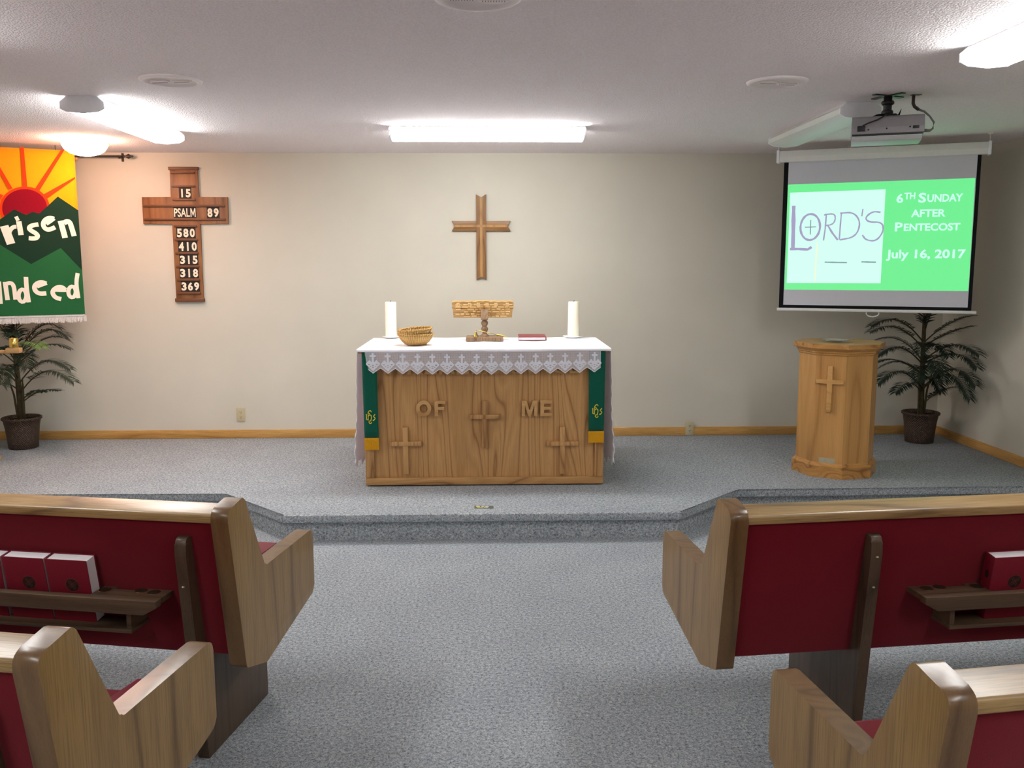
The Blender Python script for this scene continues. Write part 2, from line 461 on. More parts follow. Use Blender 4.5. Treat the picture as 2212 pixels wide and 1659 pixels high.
def tag(o, label, cat, group=None):
    o['label'] = label; o['category'] = cat
    if group: o['group'] = group
    return o
def thing(name, label, cat, loc=(0, 0, 0), rz=0.0, group=None):
    o = bpy.data.objects.new(name, None); COL.objects.link(o)
    o.empty_display_size = 0.1
    o.location = loc; o.rotation_euler = (0, 0, rz)
    return tag(o, label, cat, group)
def struct(o, label=None):
    o['kind'] = 'structure'
    if label: o['label'] = label
    return o
def copy_tree(o, parent=None):
    c = o.copy(); COL.objects.link(c)
    if parent: c.parent = parent
    for ch in [x for x in bpy.data.objects if x.parent == o]: copy_tree(ch, c)
    return c
XY = lambda a, b, h: (a, b, h)
def rounded(pts, radii, seg=5):
    """round the corners of a polygon"""
    out = []; n = len(pts)
    for i in range(n):
        p = Vector(pts[i]); a = Vector(pts[i-1]); b = Vector(pts[(i+1) % n]); r = radii[i] if isinstance(radii, (list, tuple)) else radii
        if r <= 0: out.append(tuple(p)); continue
        da, db = (a-p).normalized(), (b-p).normalized()
        ang = da.angle(db); d = min(r/math.tan(ang/2), (a-p).length*0.49, (b-p).length*0.49)
        s0, s1 = p+da*d, p+db*d
        for k in range(seg+1):
            t = k/seg; out.append(tuple((1-t)**2*s0+2*t*(1-t)*p+t*t*s1))
    return out

# banner outlines (along the banner, height) in metres
RAYS= [[(-0.5811, 2.4771), (-0.5836, 2.4424), (-0.4374, 2.1071), (-0.414, 2.1158)], [(-0.3448, 2.4101), (-0.3235, 2.4113), (-0.3193, 2.1273), (-0.3481, 2.1222)], [(-0.0803, 2.4094), (-0.0582, 2.4106), (-0.2455, 2.102), (-0.2696, 2.1191)], [(-0.0036, 2.2141), (-0.0024, 2.2032), (-0.1903, 2.0578), (-0.2179, 2.081)], [(-0.5966, 2.113), (-0.5983, 2.0896), (-0.5027, 2.0222), (-0.4752, 2.0664)]]
SUNO= [(-0.2191, 1.8935), (-0.2047, 1.9148), (-0.1938, 1.9378), (-0.1867, 1.9618), (-0.1836, 1.9862), (-0.1845, 2.0104), (-0.1895, 2.0338), (-0.1983, 2.0558), (-0.2107, 2.0759), (-0.2265, 2.0935), (-0.2451, 2.1082), (-0.2662, 2.1197), (-0.2892, 2.1277), (-0.3135, 2.132), (-0.3384, 2.1325), (-0.3635, 2.1292), (-0.3881, 2.1223), (-0.4115, 2.112), (-0.4333, 2.0984), (-0.4529, 2.0819), (-0.4699, 2.063), (-0.4838, 2.042), (-0.4943, 2.0196), (-0.5013, 1.9961), (-0.5044, 1.9723), (-0.5037, 1.9486), (-0.4991, 1.9256), (-0.4908, 1.9038)]
SUN= [(-0.2322, 1.9036), (-0.2193, 1.9225), (-0.2096, 1.9427), (-0.2032, 1.9639), (-0.2005, 1.9854), (-0.2013, 2.0068), (-0.2057, 2.0274), (-0.2136, 2.0469), (-0.2248, 2.0646), (-0.2389, 2.0801), (-0.2556, 2.0931), (-0.2745, 2.1033), (-0.2951, 2.1103), (-0.3169, 2.1141), (-0.3394, 2.1146), (-0.3619, 2.1118), (-0.3839, 2.1057), (-0.405, 2.0965), (-0.4245, 2.0845), (-0.4421, 2.07), (-0.4574, 2.0532), (-0.4698, 2.0347), (-0.4793, 2.0148), (-0.4855, 1.9941), (-0.4883, 1.973), (-0.4876, 1.9521), (-0.4835, 1.9317), (-0.476, 1.9125)]
MOUNT= [(-0.6521, 1.8145), (-0.5081, 1.8939), (-0.4134, 1.9674), (-0.3395, 1.9294), (-0.2985, 1.9524), (-0.2594, 1.9433), (-0.2502, 1.9455), (-0.1256, 2.0679), (0.0004, 1.9741)]
HILL= [(-0.6531, 1.6073), (-0.6196, 1.7877), (-0.5204, 1.715), (-0.3312, 1.5755), (-0.1303, 1.6934), (0.0036, 1.5272)]
LET= [[(0.0552, [(-0.485, 1.8489), (-0.4499, 1.7204)]), (0.0276, [(-0.4596, 1.7932), (-0.4457, 1.8265), (-0.424, 1.8433), (-0.4078, 1.8436)])], [(0.0345, [(-0.3904, 1.8837), (-0.3819, 1.7842)]), (0.0311, [(-0.4115, 1.8981), (-0.3888, 1.9069)])], [(0.0311, [(-0.2652, 1.8628), (-0.2924, 1.8589), (-0.32, 1.8484), (-0.3286, 1.8316), (-0.3133, 1.8152), (-0.2902, 1.8021), (-0.2734, 1.7823), (-0.2837, 1.7637), (-0.3079, 1.7601), (-0.3346, 1.7631)])], [(0.0241, [(-0.2136, 1.8671), (-0.1883, 1.8843), (-0.1594, 1.9084)]), (0.0311, [(-0.1596, 1.9051), (-0.1865, 1.9129), (-0.2175, 1.9005), (-0.2361, 1.87), (-0.2305, 1.8399), (-0.2044, 1.8218), (-0.1573, 1.8445)])], [(0.0379, [(-0.1191, 1.8924), (-0.0961, 1.7675)]), (0.0345, [(-0.0971, 1.876), (-0.0745, 1.8916), (-0.0567, 1.8801), (-0.0493, 1.8497), (-0.0348, 1.7818)])], [(0.0311, [(-0.5474, 1.4511), (-0.5468, 1.2906)])], [(0.0293, [(-0.5067, 1.4473), (-0.4995, 1.3164)]), (0.0276, [(-0.4988, 1.4338), (-0.4747, 1.4419), (-0.4578, 1.43), (-0.4512, 1.3963), (-0.4491, 1.3187)])], [(0.0276, [(-0.3772, 1.346), (-0.3806, 1.3275), (-0.3878, 1.3122), (-0.3976, 1.3029), (-0.4082, 1.3012), (-0.4179, 1.3072), (-0.4248, 1.3201), (-0.4279, 1.3375), (-0.4267, 1.3564), (-0.4212, 1.3736), (-0.4126, 1.3862), (-0.4022, 1.3919), (-0.3918, 1.3897), (-0.3833, 1.3801), (-0.3781, 1.3646), (-0.3772, 1.346)]), (0.0293, [(-0.3711, 1.4828), (-0.373, 1.4086), (-0.3654, 1.2965)])], [(0.0207, [(-0.3039, 1.4076), (-0.2727, 1.4207), (-0.2384, 1.4339)]), (0.0311, [(-0.2416, 1.4322), (-0.2712, 1.4445), (-0.302, 1.4364), (-0.3233, 1.4112), (-0.3179, 1.3789), (-0.292, 1.358), (-0.2462, 1.3606)])], [(0.0207, [(-0.1866, 1.3818), (-0.1528, 1.3796), (-0.1126, 1.3789)]), (0.0311, [(-0.1185, 1.3842), (-0.1389, 1.4051), (-0.1665, 1.4073), (-0.1987, 1.3855), (-0.2066, 1.3582), (-0.187, 1.3269), (-0.1506, 1.3158)])], [(0.0276, [(-0.0492, 1.3675), (-0.0525, 1.3506), (-0.0594, 1.3367), (-0.069, 1.3283), (-0.0794, 1.3267), (-0.089, 1.3322), (-0.096, 1.3439), (-0.0992, 1.3597), (-0.0981, 1.3769), (-0.093, 1.3926), (-0.0845, 1.404), (-0.0744, 1.4092), (-0.0641, 1.4072), (-0.0557, 1.3984), (-0.0504, 1.3844), (-0.0492, 1.3675)]), (0.0276, [(-0.0282, 1.5073), (-0.0438, 1.4314), (-0.0348, 1.3203)])]]

# ------------------------------------------------------------------ the room
XL, XR, YB, YR = -4.1, 3.734, 0.0, -13.0
def slab(name, c, d, mat): return struct(MB().box(c, d).done(name, mat))
slab('floor', ((XL+XR)/2, (YB+YR)/2, -0.05), (XR-XL+0.4, YB-YR+0.4, 0.1), 'carpet')
slab('ceiling', ((XL+XR)/2, (YB+YR)/2, CZ+0.05), (XR-XL+0.4, YB-YR+0.4, 0.1), 'ceiling')
slab('wall_back', ((XL+XR)/2, YB+0.1, CZ/2), (XR-XL+0.4, 0.2, CZ), 'wall')
slab('wall_right', (XR+0.1, (YB+YR)/2, CZ/2), (0.2, YB-YR, CZ), 'wall')
slab('wall_left', (XL-0.1, (YB+YR)/2, CZ/2), (0.2, YB-YR, CZ), 'wall')
slab('wall_rear', ((XL+XR)/2, YR-0.1, CZ/2), (XR-XL+0.4, 0.2, CZ), 'wall')
# platform: a carpeted step with a nosing over a recessed riser
def plat(inset):
    k = inset
    f, s, cx = -2.292+k, -1.775+k, -0.036
    hx, ox = 1.14-k*0.45, 1.60-k*0.45
    return [(XL, 0), (XL, s), (cx-ox, s), (cx-hx, f), (cx+hx, f), (cx+ox, s), (XR, s), (XR, 0)]
m = MB(); m.prism(plat(0.0), XY, PZ-0.05, PZ, bevel=0.014); m.prism(plat(0.028), XY, 0.0, PZ-0.049)
struct(m.done('floor_platform', 'carpet'), 'carpeted grey platform one step above the aisle floor')
m = MB(); m.box(((XL+XR)/2, -0.008, PZ+0.035), (XR-XL, 0.016, 0.07), 0.004)
struct(m.done('baseboard_back', 'baseboard'))
m = MB(); m.box((XR-0.008, -0.9, PZ+0.035), (0.016, 1.75, 0.07), 0.004)
struct(m.done('baseboard_right', 'baseboardY'))

# ------------------------------------------------------------------ ceiling lights
def fluorescent(loc, rz, label, lit=True, ln=1.25, group=None):
    t = thing('fluorescent_light', label, 'ceiling light', loc, rz, group)
    W2 = 0.11
    fn = lambda a, b, h: (a, h, b)
    m = MB(); m.prism([(-0.075, 0), (0.075, 0), (0.098, -0.022), (-0.098, -0.022)], fn, -ln/2+0.004, ln/2-0.004)
    m.done('housing', 'white_metal', t)
    pr = [(-W2+0.014, -0.0225), (W2-0.014, -0.0225), (W2, -0.034), (W2, -0.062), (W2-0.03, -0.077), (0, -0.084), (-W2+0.03, -0.077), (-W2, -0.062), (-W2, -0.034)]
    m = MB(); m.prism(pr, fn, -ln/2+0.014, ln/2-0.014); m.done('diffuser', 'tube' if lit else 'tube_off', t)
    cap = [(-0.078, 0), (0.078, 0), (W2-0.004, -0.024), (W2+0.003, -0.03), (W2+0.003, -0.064), (W2-0.028, -0.08), (0, -0.087), (-W2+0.028, -0.08), (-W2-0.003, -0.064), (-W2-0.003, -0.03), (-W2+0.004, -0.024)]
    for s in (-1, 1):
        m = MB(); y = s*(ln/2-0.007); m.prism(cap, fn, y-0.007, y+0.007, 0.003); m.done('end_cap', 'grey_white', t)
    return t
fluorescent((0.0, -1.34, CZ), PI/2, 'lit wraparound fluorescent fixture above the altar, parallel to the wall')
fluorescent((-2.10, -1.80, CZ), 0, 'lit wraparound fluorescent fixture beside the round warm ceiling lamp')
fluorescent((2.01, -4.19, CZ), 0, 'lit wraparound fluorescent fixture cut off at the upper corner of the photo')
fluorescent((-2.22, -4.25, CZ), 0, 'lit wraparound fluorescent fixture just beyond the frame above the hymnal pew')
fluorescent((2.02, -1.69, CZ), 0, 'unlit wraparound fluorescent fixture behind the ceiling projector', lit=False)
REAR_FILL = [(-2.05, -7.2), (2.01, -7.2), (-2.05, -10.5), (2.01, -10.5)]  # unseen fixtures behind the camera, added to brighten ceiling and aisle
for x, y in REAR_FILL:
    fluorescent((x, y, CZ), 0, 'unseen lit fluorescent fixture added to brighten the room from the rear', group='unseen fluorescent fixtures added over the rear of the room')

t = thing('ceiling_lamp', 'round glowing warm glass ceiling lamp in front of the banner', 'ceiling light', (-2.82, -0.76, CZ))
m = MB(); m.lathe([(0, 0), (0.135, 0), (0.138, -0.012), (0.125, -0.02), (0, -0.02)], 40); m.done('base_ring', 'white_metal', t)
m = MB(); m.lathe([(0.146, -0.022), (0.15, -0.03), (0.146, -0.048), (0.128, -0.076), (0.095, -0.098), (0.05, -0.111), (0, -0.114)], 40); m.done('glass_bowl', 'globe', t)
for a in (20, 140, 260):
    c, s = math.cos(R(a)), math.sin(R(a))
    m = MB(); m.tube([(0.13*c, 0.13*s, -0.005), (0.156*c, 0.156*s, -0.012), (0.158*c, 0.158*s, -0.034), (0.147*c, 0.147*s, -0.044)], 0.0035, 6); m.done('clip', 'brass', t)

def vent(x, y, rz, label):
    t = thing('ceiling_vent', label, 'ceiling vent', (x, y, CZ), rz, 'round ceiling vents')
    m = MB(); m.lathe([(0, -0.004), (0.112, -0.004), (0.118, -0.011), (0.132, -0.012), (0.143, -0.006), (0.145, 0), (0, 0)], 48); m.done('rim', 'vent', t)
    for s in (1, -1):
        pts = []
        for k in range(19):
            a = PI*k/18; pts.append((s*0.052+0.050*math.cos(a), s*0.004+s*0.036*math.sin(a)))
        m = MB(); m.prism(pts, XY, -0.012, -0.004); m.done('scoop', 'vent', t)
        m = MB()
        for k in range(9): m.box((s*0.052-0.036+k*0.009, s*0.007, -0.0125), (0.003, 0.010, 0.002))
        m.done('slots', 'vent_slot', t)
    return t
vent(-1.495, -2.84, R(-12), 'round white ceiling vent nearest the psalm number board')
vent(1.39, -2.85, R(8), 'round white ceiling vent nearest the projector')
vent(-0.03, -4.205, 0, 'round white ceiling vent cut by the top edge of the photo')

# ------------------------------------------------------------------ altar
AX0, AX1, AYF, AYB = -0.792, 0.733, -1.6405, -0.85
AL = Vector(((AX0+AX1)/2, -1.25, PZ))
altar = thing('altar', 'wide oak altar carved with crosses and raised lettering', 'altar', AL)
def A(m, name, mats, par=altar): return m.done(name, mats, par, -AL if par is altar else None)
m = MB(); m.box(((AX0+AX1)/2, (AYF+AYB)/2+0.03, PZ+0.004), (AX1-AX0-0.04, AYB-AYF-0.06, 0.008)); A(m, 'plinth_shadow_gap', 'black')  # recessed strip coloured black for the shadow gap under the altar
m = MB(); m.box(((AX0+AX1)/2, -1.634, 0.1895), (AX1-AX0, 0.025, 0.047), 0.004); A(m, 'base_rail', 'altarX')
m = MB(); m.box(((AX0+AX1)/2, (AYF+AYB)/2+0.01, 0.595), (AX1-AX0-0.004, AYB-AYF-0.024, 0.845)); A(m, 'front_panel', 'altar')
for x0, x1 in ((AX0, -0.735), (0.678, AX1)):
    m = MB(); m.box(((x0+x1)/2, -1.634, 0.615), (x1-x0, 0.022, 0.803), 0.003); A(m, 'corner_post', 'altar')
m = MB(); m.box((-0.03, (-1.652+AYB+0.02)/2, 1.028), (AX1-AX0+0.06, 1.652+AYB-0.01+0.04, 0.024), 0.004); A(m, 'top_board', 'altarX')
fz = lambda a, b, h: (a, -h, b)
def relief_cross(cx, z0, z1, vw, hx0, hx1, hz0, hz1, name='cross'):
    m = MB()
    m.box((cx, -1.634, (z0+z1)/2), (vw, 0.030, z1-z0), 0.002)
    m.box(((hx0+hx1)/2, -1.634, (hz0+hz1)/2), (hx1-hx0, 0.036, hz1-hz0), 0.002)
    A(m, name, 'altar')
relief_cross(-0.0275, 0.408, 0.712, 0.036, -0.121, 0.073, 0.594, 0.622)
relief_cross(-0.534, 0.237, 0.542, 0.034, -0.629, -0.430, 0.422, 0.450)
relief_cross(0.468, 0.232, 0.538, 0.034, 0.369, 0.572, 0.417, 0.444)
def letters(txt, box, bold=0.035):
    m = MB(); m.text(txt, box, fz, 1.626, 1.648, bold); return A(m, 'raised_letters', 'altarL')
def block(ch, u0, v0, u1, v1, t_=0.023):
    m = MB(); uc, vc, h2 = (u0+u1)/2, (v0+v1)/2, t_/2; F0, F1 = 1.626, 1.648
    if ch == 'O': m.ribbon([(uc+((u1-u0)/2-h2)*math.cos(a), vc+((v1-v0)/2-h2)*math.sin(a)) for a in [2*PI*k/40 for k in range(41)]], t_, fz, F0, F1)
    elif ch == 'M':
        m.prism([(u0, v0), (u0+t_*0.9, v0), (u0+t_*0.9, v1-0.034), (uc-0.008, v0), (uc+0.008, v0), (u1-t_*0.9, v1-0.034), (u1-t_*0.9, v0), (u1, v0), (u1, v1), (u1-t_*1.3, v1), (uc, v0+0.036), (u0+t_*1.3, v1), (u0, v1)], fz, F0, F1)
    else:
        q = t_*0.88
        p = [(u0, v0), (u1, v0), (u1, v0+q)] if ch == 'E' else [(u0, v0), (u0+t_, v0)]
        p += [(u0+t_, v0+q)] if ch == 'E' else []
        p += [(u0+t_, vc-q/2), (u1-0.006, vc-q/2), (u1-0.006, vc+q/2), (u0+t_, vc+q/2), (u0+t_, v1-q), (u1, v1-q), (u1, v1), (u0, v1)]
        m.prism(p, fz, F0, F1)
    return A(m, 'raised_letter', 'altarL')
block('O', -0.463, 0.613, -0.367, 0.715); block('F', -0.346, 0.614, -0.278, 0.713)
block('M', 0.208, 0.611, 0.309, 0.711); block('E', 0.327, 0.611, 0.401, 0.711)
letters('IN', (-0.660, 0.883, -0.548, 0.983), 0.01); letters('RE', (-0.513, 0.883, -0.329, 0.983), 0.01); block('M', -0.314, 0.883, -0.220, 0.983); block('E', -0.203, 0.883, -0.124, 0.983); block('M', -0.106, 0.883, -0.012, 0.983); letters('BRANCE', (0.004, 0.883, 0.575, 0.983), 0.01)

# altar cloth with lace front and side drops
tc = thing('altar_cloth', 'white linen altar cloth with crocheted lace front edge', 'tablecloth', (-0.03, -1.25, 1.04))
L0 = Vector((-0.03, -1.25, 1.04))
m = MB()
rows = []
for j in range(25):
    y = -1.668 + (0.849)*j/24
    rows.append([(-0.826+1.597*i/60, y, 1.0455+0.0015*math.sin(i*0.7+j*0.4)*(1 if 0 < i < 60 and j > 0 else 0)) for i in range(61)])
m.grid(rows)
rows = []
for k, (dy, dz) in enumerate([(0, 0), (-0.004, -0.003), (-0.006, -0.010), (-0.006, -0.016)]):
    rows.append([(-0.826+1.597*i/60, -1.668+dy, 1.0455+dz-(0.003*math.sin(i*0.21) if k > 1 else 0)) for i in range(61)])
m.grid(rows)
o = m.done('top_sheet', 'white_cloth', tc, -L0)
for s, x0 in ((-1, -0.827), (1, 0.772)):
    m = MB(); rows = []
    for k in range(31):
        f = k/30; row = []
        for j in range(41):
            y = -1.664+0.83*j/40; g = j/40
            zb = 0.30 + (0.02*math.sin(j*1.3) + 0.012*math.sin(j*2.9))
            z = 1.044 - (1.044-zb)*f
            wv = 0.014*f*math.sin(g*15+0.6) + 0.006*math.sin(f*9+g*5)*f + (0.006*f*math.sin(k*1.7) if j < 3 else 0)
            row.append((x0+s*(0.004*f)+wv*s+0.012*s*f*(1-g), y, z))
        rows.append(row)
    m.grid(rows)
    o = m.done('side_drop', 'thin_cloth', tc, -L0)
    sm = o.modifiers.new('thick', 'SOLIDIFY'); sm.thickness = 0.002
MOT = ["......##......", "......##......", "....######....", "....######....", "......##......", "......##......", "......##......",
       "...#..##..#...", "..###.##.###..", ".############.", "##############", "##..######..##", ".#####..#####.", "..##.####.##..", "...###..###...", "....######....", ".....####.....", "......##......"]
m = MB()
NX = 16; pitch = 0.0927; xs0 = -0.725
def sag(x): return -0.012*(1-((x+0.036)/0.74)**2)
def lowz(x):
    u = ((x-xs0)/pitch) % 1.0; d = min(u, 1-u)
    z = 0.894 + 0.034*(2*d)**0.9 + sag(x)
    return z
def lace_y(x, z): return -1.679 - 0.004*math.sin((x+1)*14)*(1.03-z)/0.15
xsl = [-0.777+1.482*i/320 for i in range(321)]
rows = []
for k in range(9):
    row = []
    for x in xsl:
        zt = 1.0385+0.25*sag(x); zl = lowz(x)
        if x < -0.765: zl += 0.02
        z = zt+(zl-zt)*k/8
        row.append((x+(0.02*(1-(z-0.89)/0.15)*(1 if x < -0.76 else 0) if x < -0.76 else 0), lace_y(x, z), z))
    rows.append(row)
m.grid(rows)
m.mi = 1
cell = 0.0062
for i in range(NX):
    cx = xs0+pitch*i
    for r_, line in enumerate(MOT):
        for c_, ch in enumerate(line):
            if ch != '#': continue
            x = cx+(c_-7)*cell; z = 1.024+sag(cx)*0.9-r_*cell
            q = [(x, z), (x+cell, z), (x+cell, z-cell), (x, z-cell)]
            m.poly([(a, lace_y(a, b)-0.0012, b) for a, b in q])
# the white border along the points
for a, b in zip(xsl, xsl[1:]):
    if a < -0.757: continue
    za, zb = lowz(a), lowz(b)
    m.poly([(a, lace_y(a, za)-0.0012, za+0.005), (b, lace_y(b, zb)-0.0012, zb+0.005), (b, lace_y(b, zb)-0.0012, zb), (a, lace_y(a, za)-0.0012, za)])
o = m.done('lace_edge', ['net', 'motif'], tc, -L0, recalc=False)
o['label'] = 'grey white crocheted lace with crosses over hearts'

# green stoles hanging from the altar edge
def stole(x0t, x1t, x0b, x1b, zb, zf, label, ex):
    L = Vector(((x0b+x1b)/2, -1.66, zb))
    t = thing('stole', label, 'altar hanging', L)
    m = MB(); rows = []
    for k in range(13):
        f = k/12; z = 1.043+(zb-1.043)*f
        rows.append([(x0t+(x0b-x0t)*f+((x1t-x0t)*(1-f)+(x1b-x0b)*f)*i/6, -1.6635-0.003*math.sin(i*1.05)*f, z) for i in range(7)])
    m.grid(rows); o = m.done('cloth_strip', 'stole', t, -L); sm = o.modifiers.new('thick', 'SOLIDIFY'); sm.thickness = 0.003
    m = MB()
    n = 26
    for i in range(n):
        x = x0b+(x1b-x0b)*(i+0.5)/n; wd = (x1b-x0b)/n*0.96
        m.box((x, -1.6655+0.0015*math.sin(i*2.2), (zb+zf)/2+0.002), (wd, 0.004, zb-zf+0.006*math.sin(i*1.9)))
    m.box(((x0b+x1b)/2, -1.666, zb-0.004), (x1b-x0b+0.002, 0.006, 0.012))
    m.done('fringe', 'gold_fringe', t, -L)
    # stitched monogram: i h s in gothic strokes
    m = MB(); fn = lambda a, b, h: (ex[0]+a*ex[2], -1.6672-h, ex[1]+b*ex[3])
    for w_, p in [(0.09, [(0.06, 0.30), (0.10, 0.34), (0.10, 0.70), (0.04, 0.66)]), (0.09, [(0.10, 0.34), (0.17, 0.28)]),
                  (0.07, [(0.62, 0.86), (0.52, 0.97), (0.38, 0.94), (0.27, 0.83), (0.27, 0.24), (0.20, 0.30)]),
                  (0.08, [(0.27, 0.55), (0.44, 0.66), (0.58, 0.60), (0.60, 0.44), (0.54, 0.24), (0.46, 0.18)]),
                  (0.07, [(0.40, 0.22), (0.33, 0.10), (0.42, 0.01), (0.58, 0.03), (0.62, 0.12)]),
                  (0.06, [(0.30, 0.80), (0.46, 0.72)]),
                  (0.08, [(0.98, 0.68), (0.86, 0.60), (0.80, 0.52), (0.92, 0.46), (0.98, 0.38), (0.88, 0.28), (0.74, 0.22)])]:
        m.ribbon(p, w_, fn, -0.001, 0.0008)
    o = m.done('monogram', 'gold_thread', t, -L); o['label'] = 'gold stitched ihs monogram'
stole(-0.797, -0.706, -0.791, -0.701, 0.476, 0.401, 'green altar stole on the candle-and-baskets side, lower hanging with gold fringe', (-0.781, 0.573, 0.062, 0.086))
stole(0.632, 0.737, 0.634, 0.732, 0.511, 0.438, 'green altar stole below the red book side, shorter hanging with gold fringe', (0.653, 0.603, 0.066, 0.086))

# things on the altar
TZ = 1.0485
def candle(x, y, r0, r1, sx, sr, label, slabel):
    s = thing('saucer', slabel, 'saucer', (sx, y, TZ))
    m = MB(); m.lathe([(0, 0.002), (sr*0.6, 0), (sr*0.65, 0.003), (sr*0.98, 0.011), (sr, 0.013), (sr*0.97, 0.014), (sr*0.6, 0.007), (0, 0.006)], 40); m.done('dish', 'saucer', s)
    t = thing('pillar_candle', label, 'candle', (x, y, TZ+0.007))
    m = MB(); m.lathe([(0, 0), (r0, 0), (r0, 0.003), (r1, 0.246), (r1*0.93, 0.25), (r1*0.5, 0.244), (0, 0.242)], 40); m.done('wax_body', 'wax', t)
    m = MB(); m.tube([(0, 0, 0.24), (0.001, 0, 0.252), (0.003, 0.001, 0.26)], 0.0018, 6); m.done('wick', 'wick', t)
candle(-0.697, -0.862, 0.0395, 0.0395, -0.694, 0.066, 'ivory pillar candle standing behind the wicker baskets', 'white saucer under the candle behind the baskets')
candle(0.606, -0.90, 0.0425, 0.0385, 0.602, 0.073, 'ivory pillar candle standing beyond the red book', 'white saucer under the candle beyond the red book')

def basket(loc, r0, r1, h, tilt, label):
    t = thing('wicker_basket', label, 'basket', loc, 0, 'nested wicker baskets'); t.rotation_euler = (R(1.5) if tilt else 0, R(-tilt), 0)
    wob = lambda k, i: 0.012*(1 if k % 2 else -1) if 0 < i < 9 else 0
    m = MB(); m.lathe([(0, 0.001), (r0*0.8, 0), (r0, 0.004), (r0+(r1-r0)*0.45, h*0.3), (r0+(r1-r0)*0.8, h*0.65), (r1, h), (r1-0.006, h), (r0+(r1-r0)*0.75, h*0.65), (r0+(r1-r0)*0.4, h*0.3), (r0*0.9, 0.008), (0, 0.007)], 72, wob=wob)
    m.done('woven_bowl', 'basket', t)
    m = MB()
    for ph in (0, PI):
        pts = [((r1-0.003+0.004*math.cos(14*a+ph))*math.cos(a), (r1-0.003+0.004*math.cos(14*a+ph))*math.sin(a), h+0.003+0.003*math.sin(14*a+ph)) for a in [2*PI*k/112 for k in range(113)]]
        m.tube(pts, 0.0042, 6, caps=False)
    m.done('braided_rim', 'basket', t)
basket((-0.478, -1.40, TZ), 0.068, 0.116, 0.068, 0, 'lower honey wicker basket standing on the altar cloth')
basket((-0.478, -1.40, TZ+0.030), 0.064, 0.113, 0.070, 4.5, 'upper honey wicker basket nested inside another, tilted')

t = thing('book_stand', 'carved wooden book stand on a turned post on the altar', 'book stand', (-0.028, -1.07, TZ))
def scal(w2, d2, n=7, amp=0.006):
    p = []
    for k in range(n*4+1): p.append((-w2+2*w2*k/(n*4), -d2-amp*abs(math.sin(PI*k/4))))
    for k in range(n*4+1): p.append((w2-2*w2*k/(n*4), d2+amp*abs(math.sin(PI*k/4))))
    return p
m = MB(); m.prism(scal(0.128, 0.095), XY, 0.0, 0.026, 0.004); m.done('base', 'turned', t)
m = MB(); m.lathe([(0.030, 0.026), (0.030, 0.034), (0.018, 0.042), (0.014, 0.052), (0.022, 0.066), (0.025, 0.078), (0.020, 0.090), (0.015, 0.096), (0.023, 0.110), (0.025, 0.122), (0.016, 0.138), (0.014, 0.144), (0.024, 0.150), (0.024, 0.154), (0, 0.154)], 28); m.done('turned_post', 'turned', t)
m = MB(); m.box((0, -0.022, 0.178), (0.050, 0.034, 0.070), 0.004, Matrix.Rotation(R(-14), 3, 'X')); m.done('block', 'turned', t)
rt = Matrix.Rotation(R(28), 3, 'X'); ctr = Vector((-0.012, 0.012, 0.213))
pf = lambda a, b, h: tuple(ctr + rt @ Vector((a, -h, b)))
out = []
for k in range(49):
    a = -0.208+0.416*k/48; out.append((a, 0.060+0.006*abs(math.sin(k*PI/6))+0.006*math.exp(-(a/0.05)**2)))
out += [(0.208+0.006, 0.045), (0.208, 0.03), (0.208+0.005, 0.015), (0.206, 0.0), (0.203, -0.064), (-0.203, -0.064), (-0.206, 0.0), (-0.213, 0.015), (-0.208, 0.03), (-0.214, 0.045)]
m = MB(); m.prism(out, pf, -0.007, 0.007); pl = m.done('rest_panel', 'carved', t)
m = MB(); rnd = random.Random(5)
for r_ in range(6):
    b = -0.054+r_*0.0185; x = -0.195+rnd.random()*0.02
    while x < 0.185:
        ln = 0.018+rnd.random()*0.03; hh = 0.006+rnd.random()*0.006
        if rnd.random() < 0.92: m.prism(rounded([(x, b), (x+ln, b), (x+ln, b+hh), (x, b+hh)], 0.002, 2), pf, 0.006, 0.012)
        x += ln+0.005+rnd.random()*0.005
for cx in (-0.17, -0.09, 0.09, 0.17, 0.03, -0.03):
    for k in range(6):
        a = k*PI/3; m.prism([(cx+0.010*math.cos(a)+0.007*math.cos(q), 0.042+0.010*math.sin(a)+0.006*math.sin(q)) for q in [2*PI*j/8 for j in range(8)]], pf, 0.006, 0.012)
m.done('carving', 'carvedL', pl)

t = thing('candle_snuffer', 'brass candle snuffer lying across the book stand base', 'candle snuffer', (-0.03, -1.13, TZ+0.027))
m = MB(); m.lathe([(0.018, 0), (0.017, 0.006), (0.011, 0.018), (0.008, 0.030), (0.004, 0.038), (0, 0.040)], 20, c=(-0.058, 0, 0)); m.done('bell', 'brass', t)
m = MB(); m.tube([(-0.058, 0, 0.039), (-0.052, 0, 0.045), (-0.03, 0, 0.042), (0.03, 0, 0.028), (0.085, 0, 0.015)], 0.0022, 8); m.done('rod', 'brass', t)
m = MB(); m.tube([(0.080, 0, 0.016), (0.09, 0, 0.014), (0.12, 0, 0.008), (0.150, 0, 0.003), (0.155, 0, 0.002)], [0.003, 0.0055, 0.0045, 0.006, 0.003], 10); m.done('handle', 'brass', t)

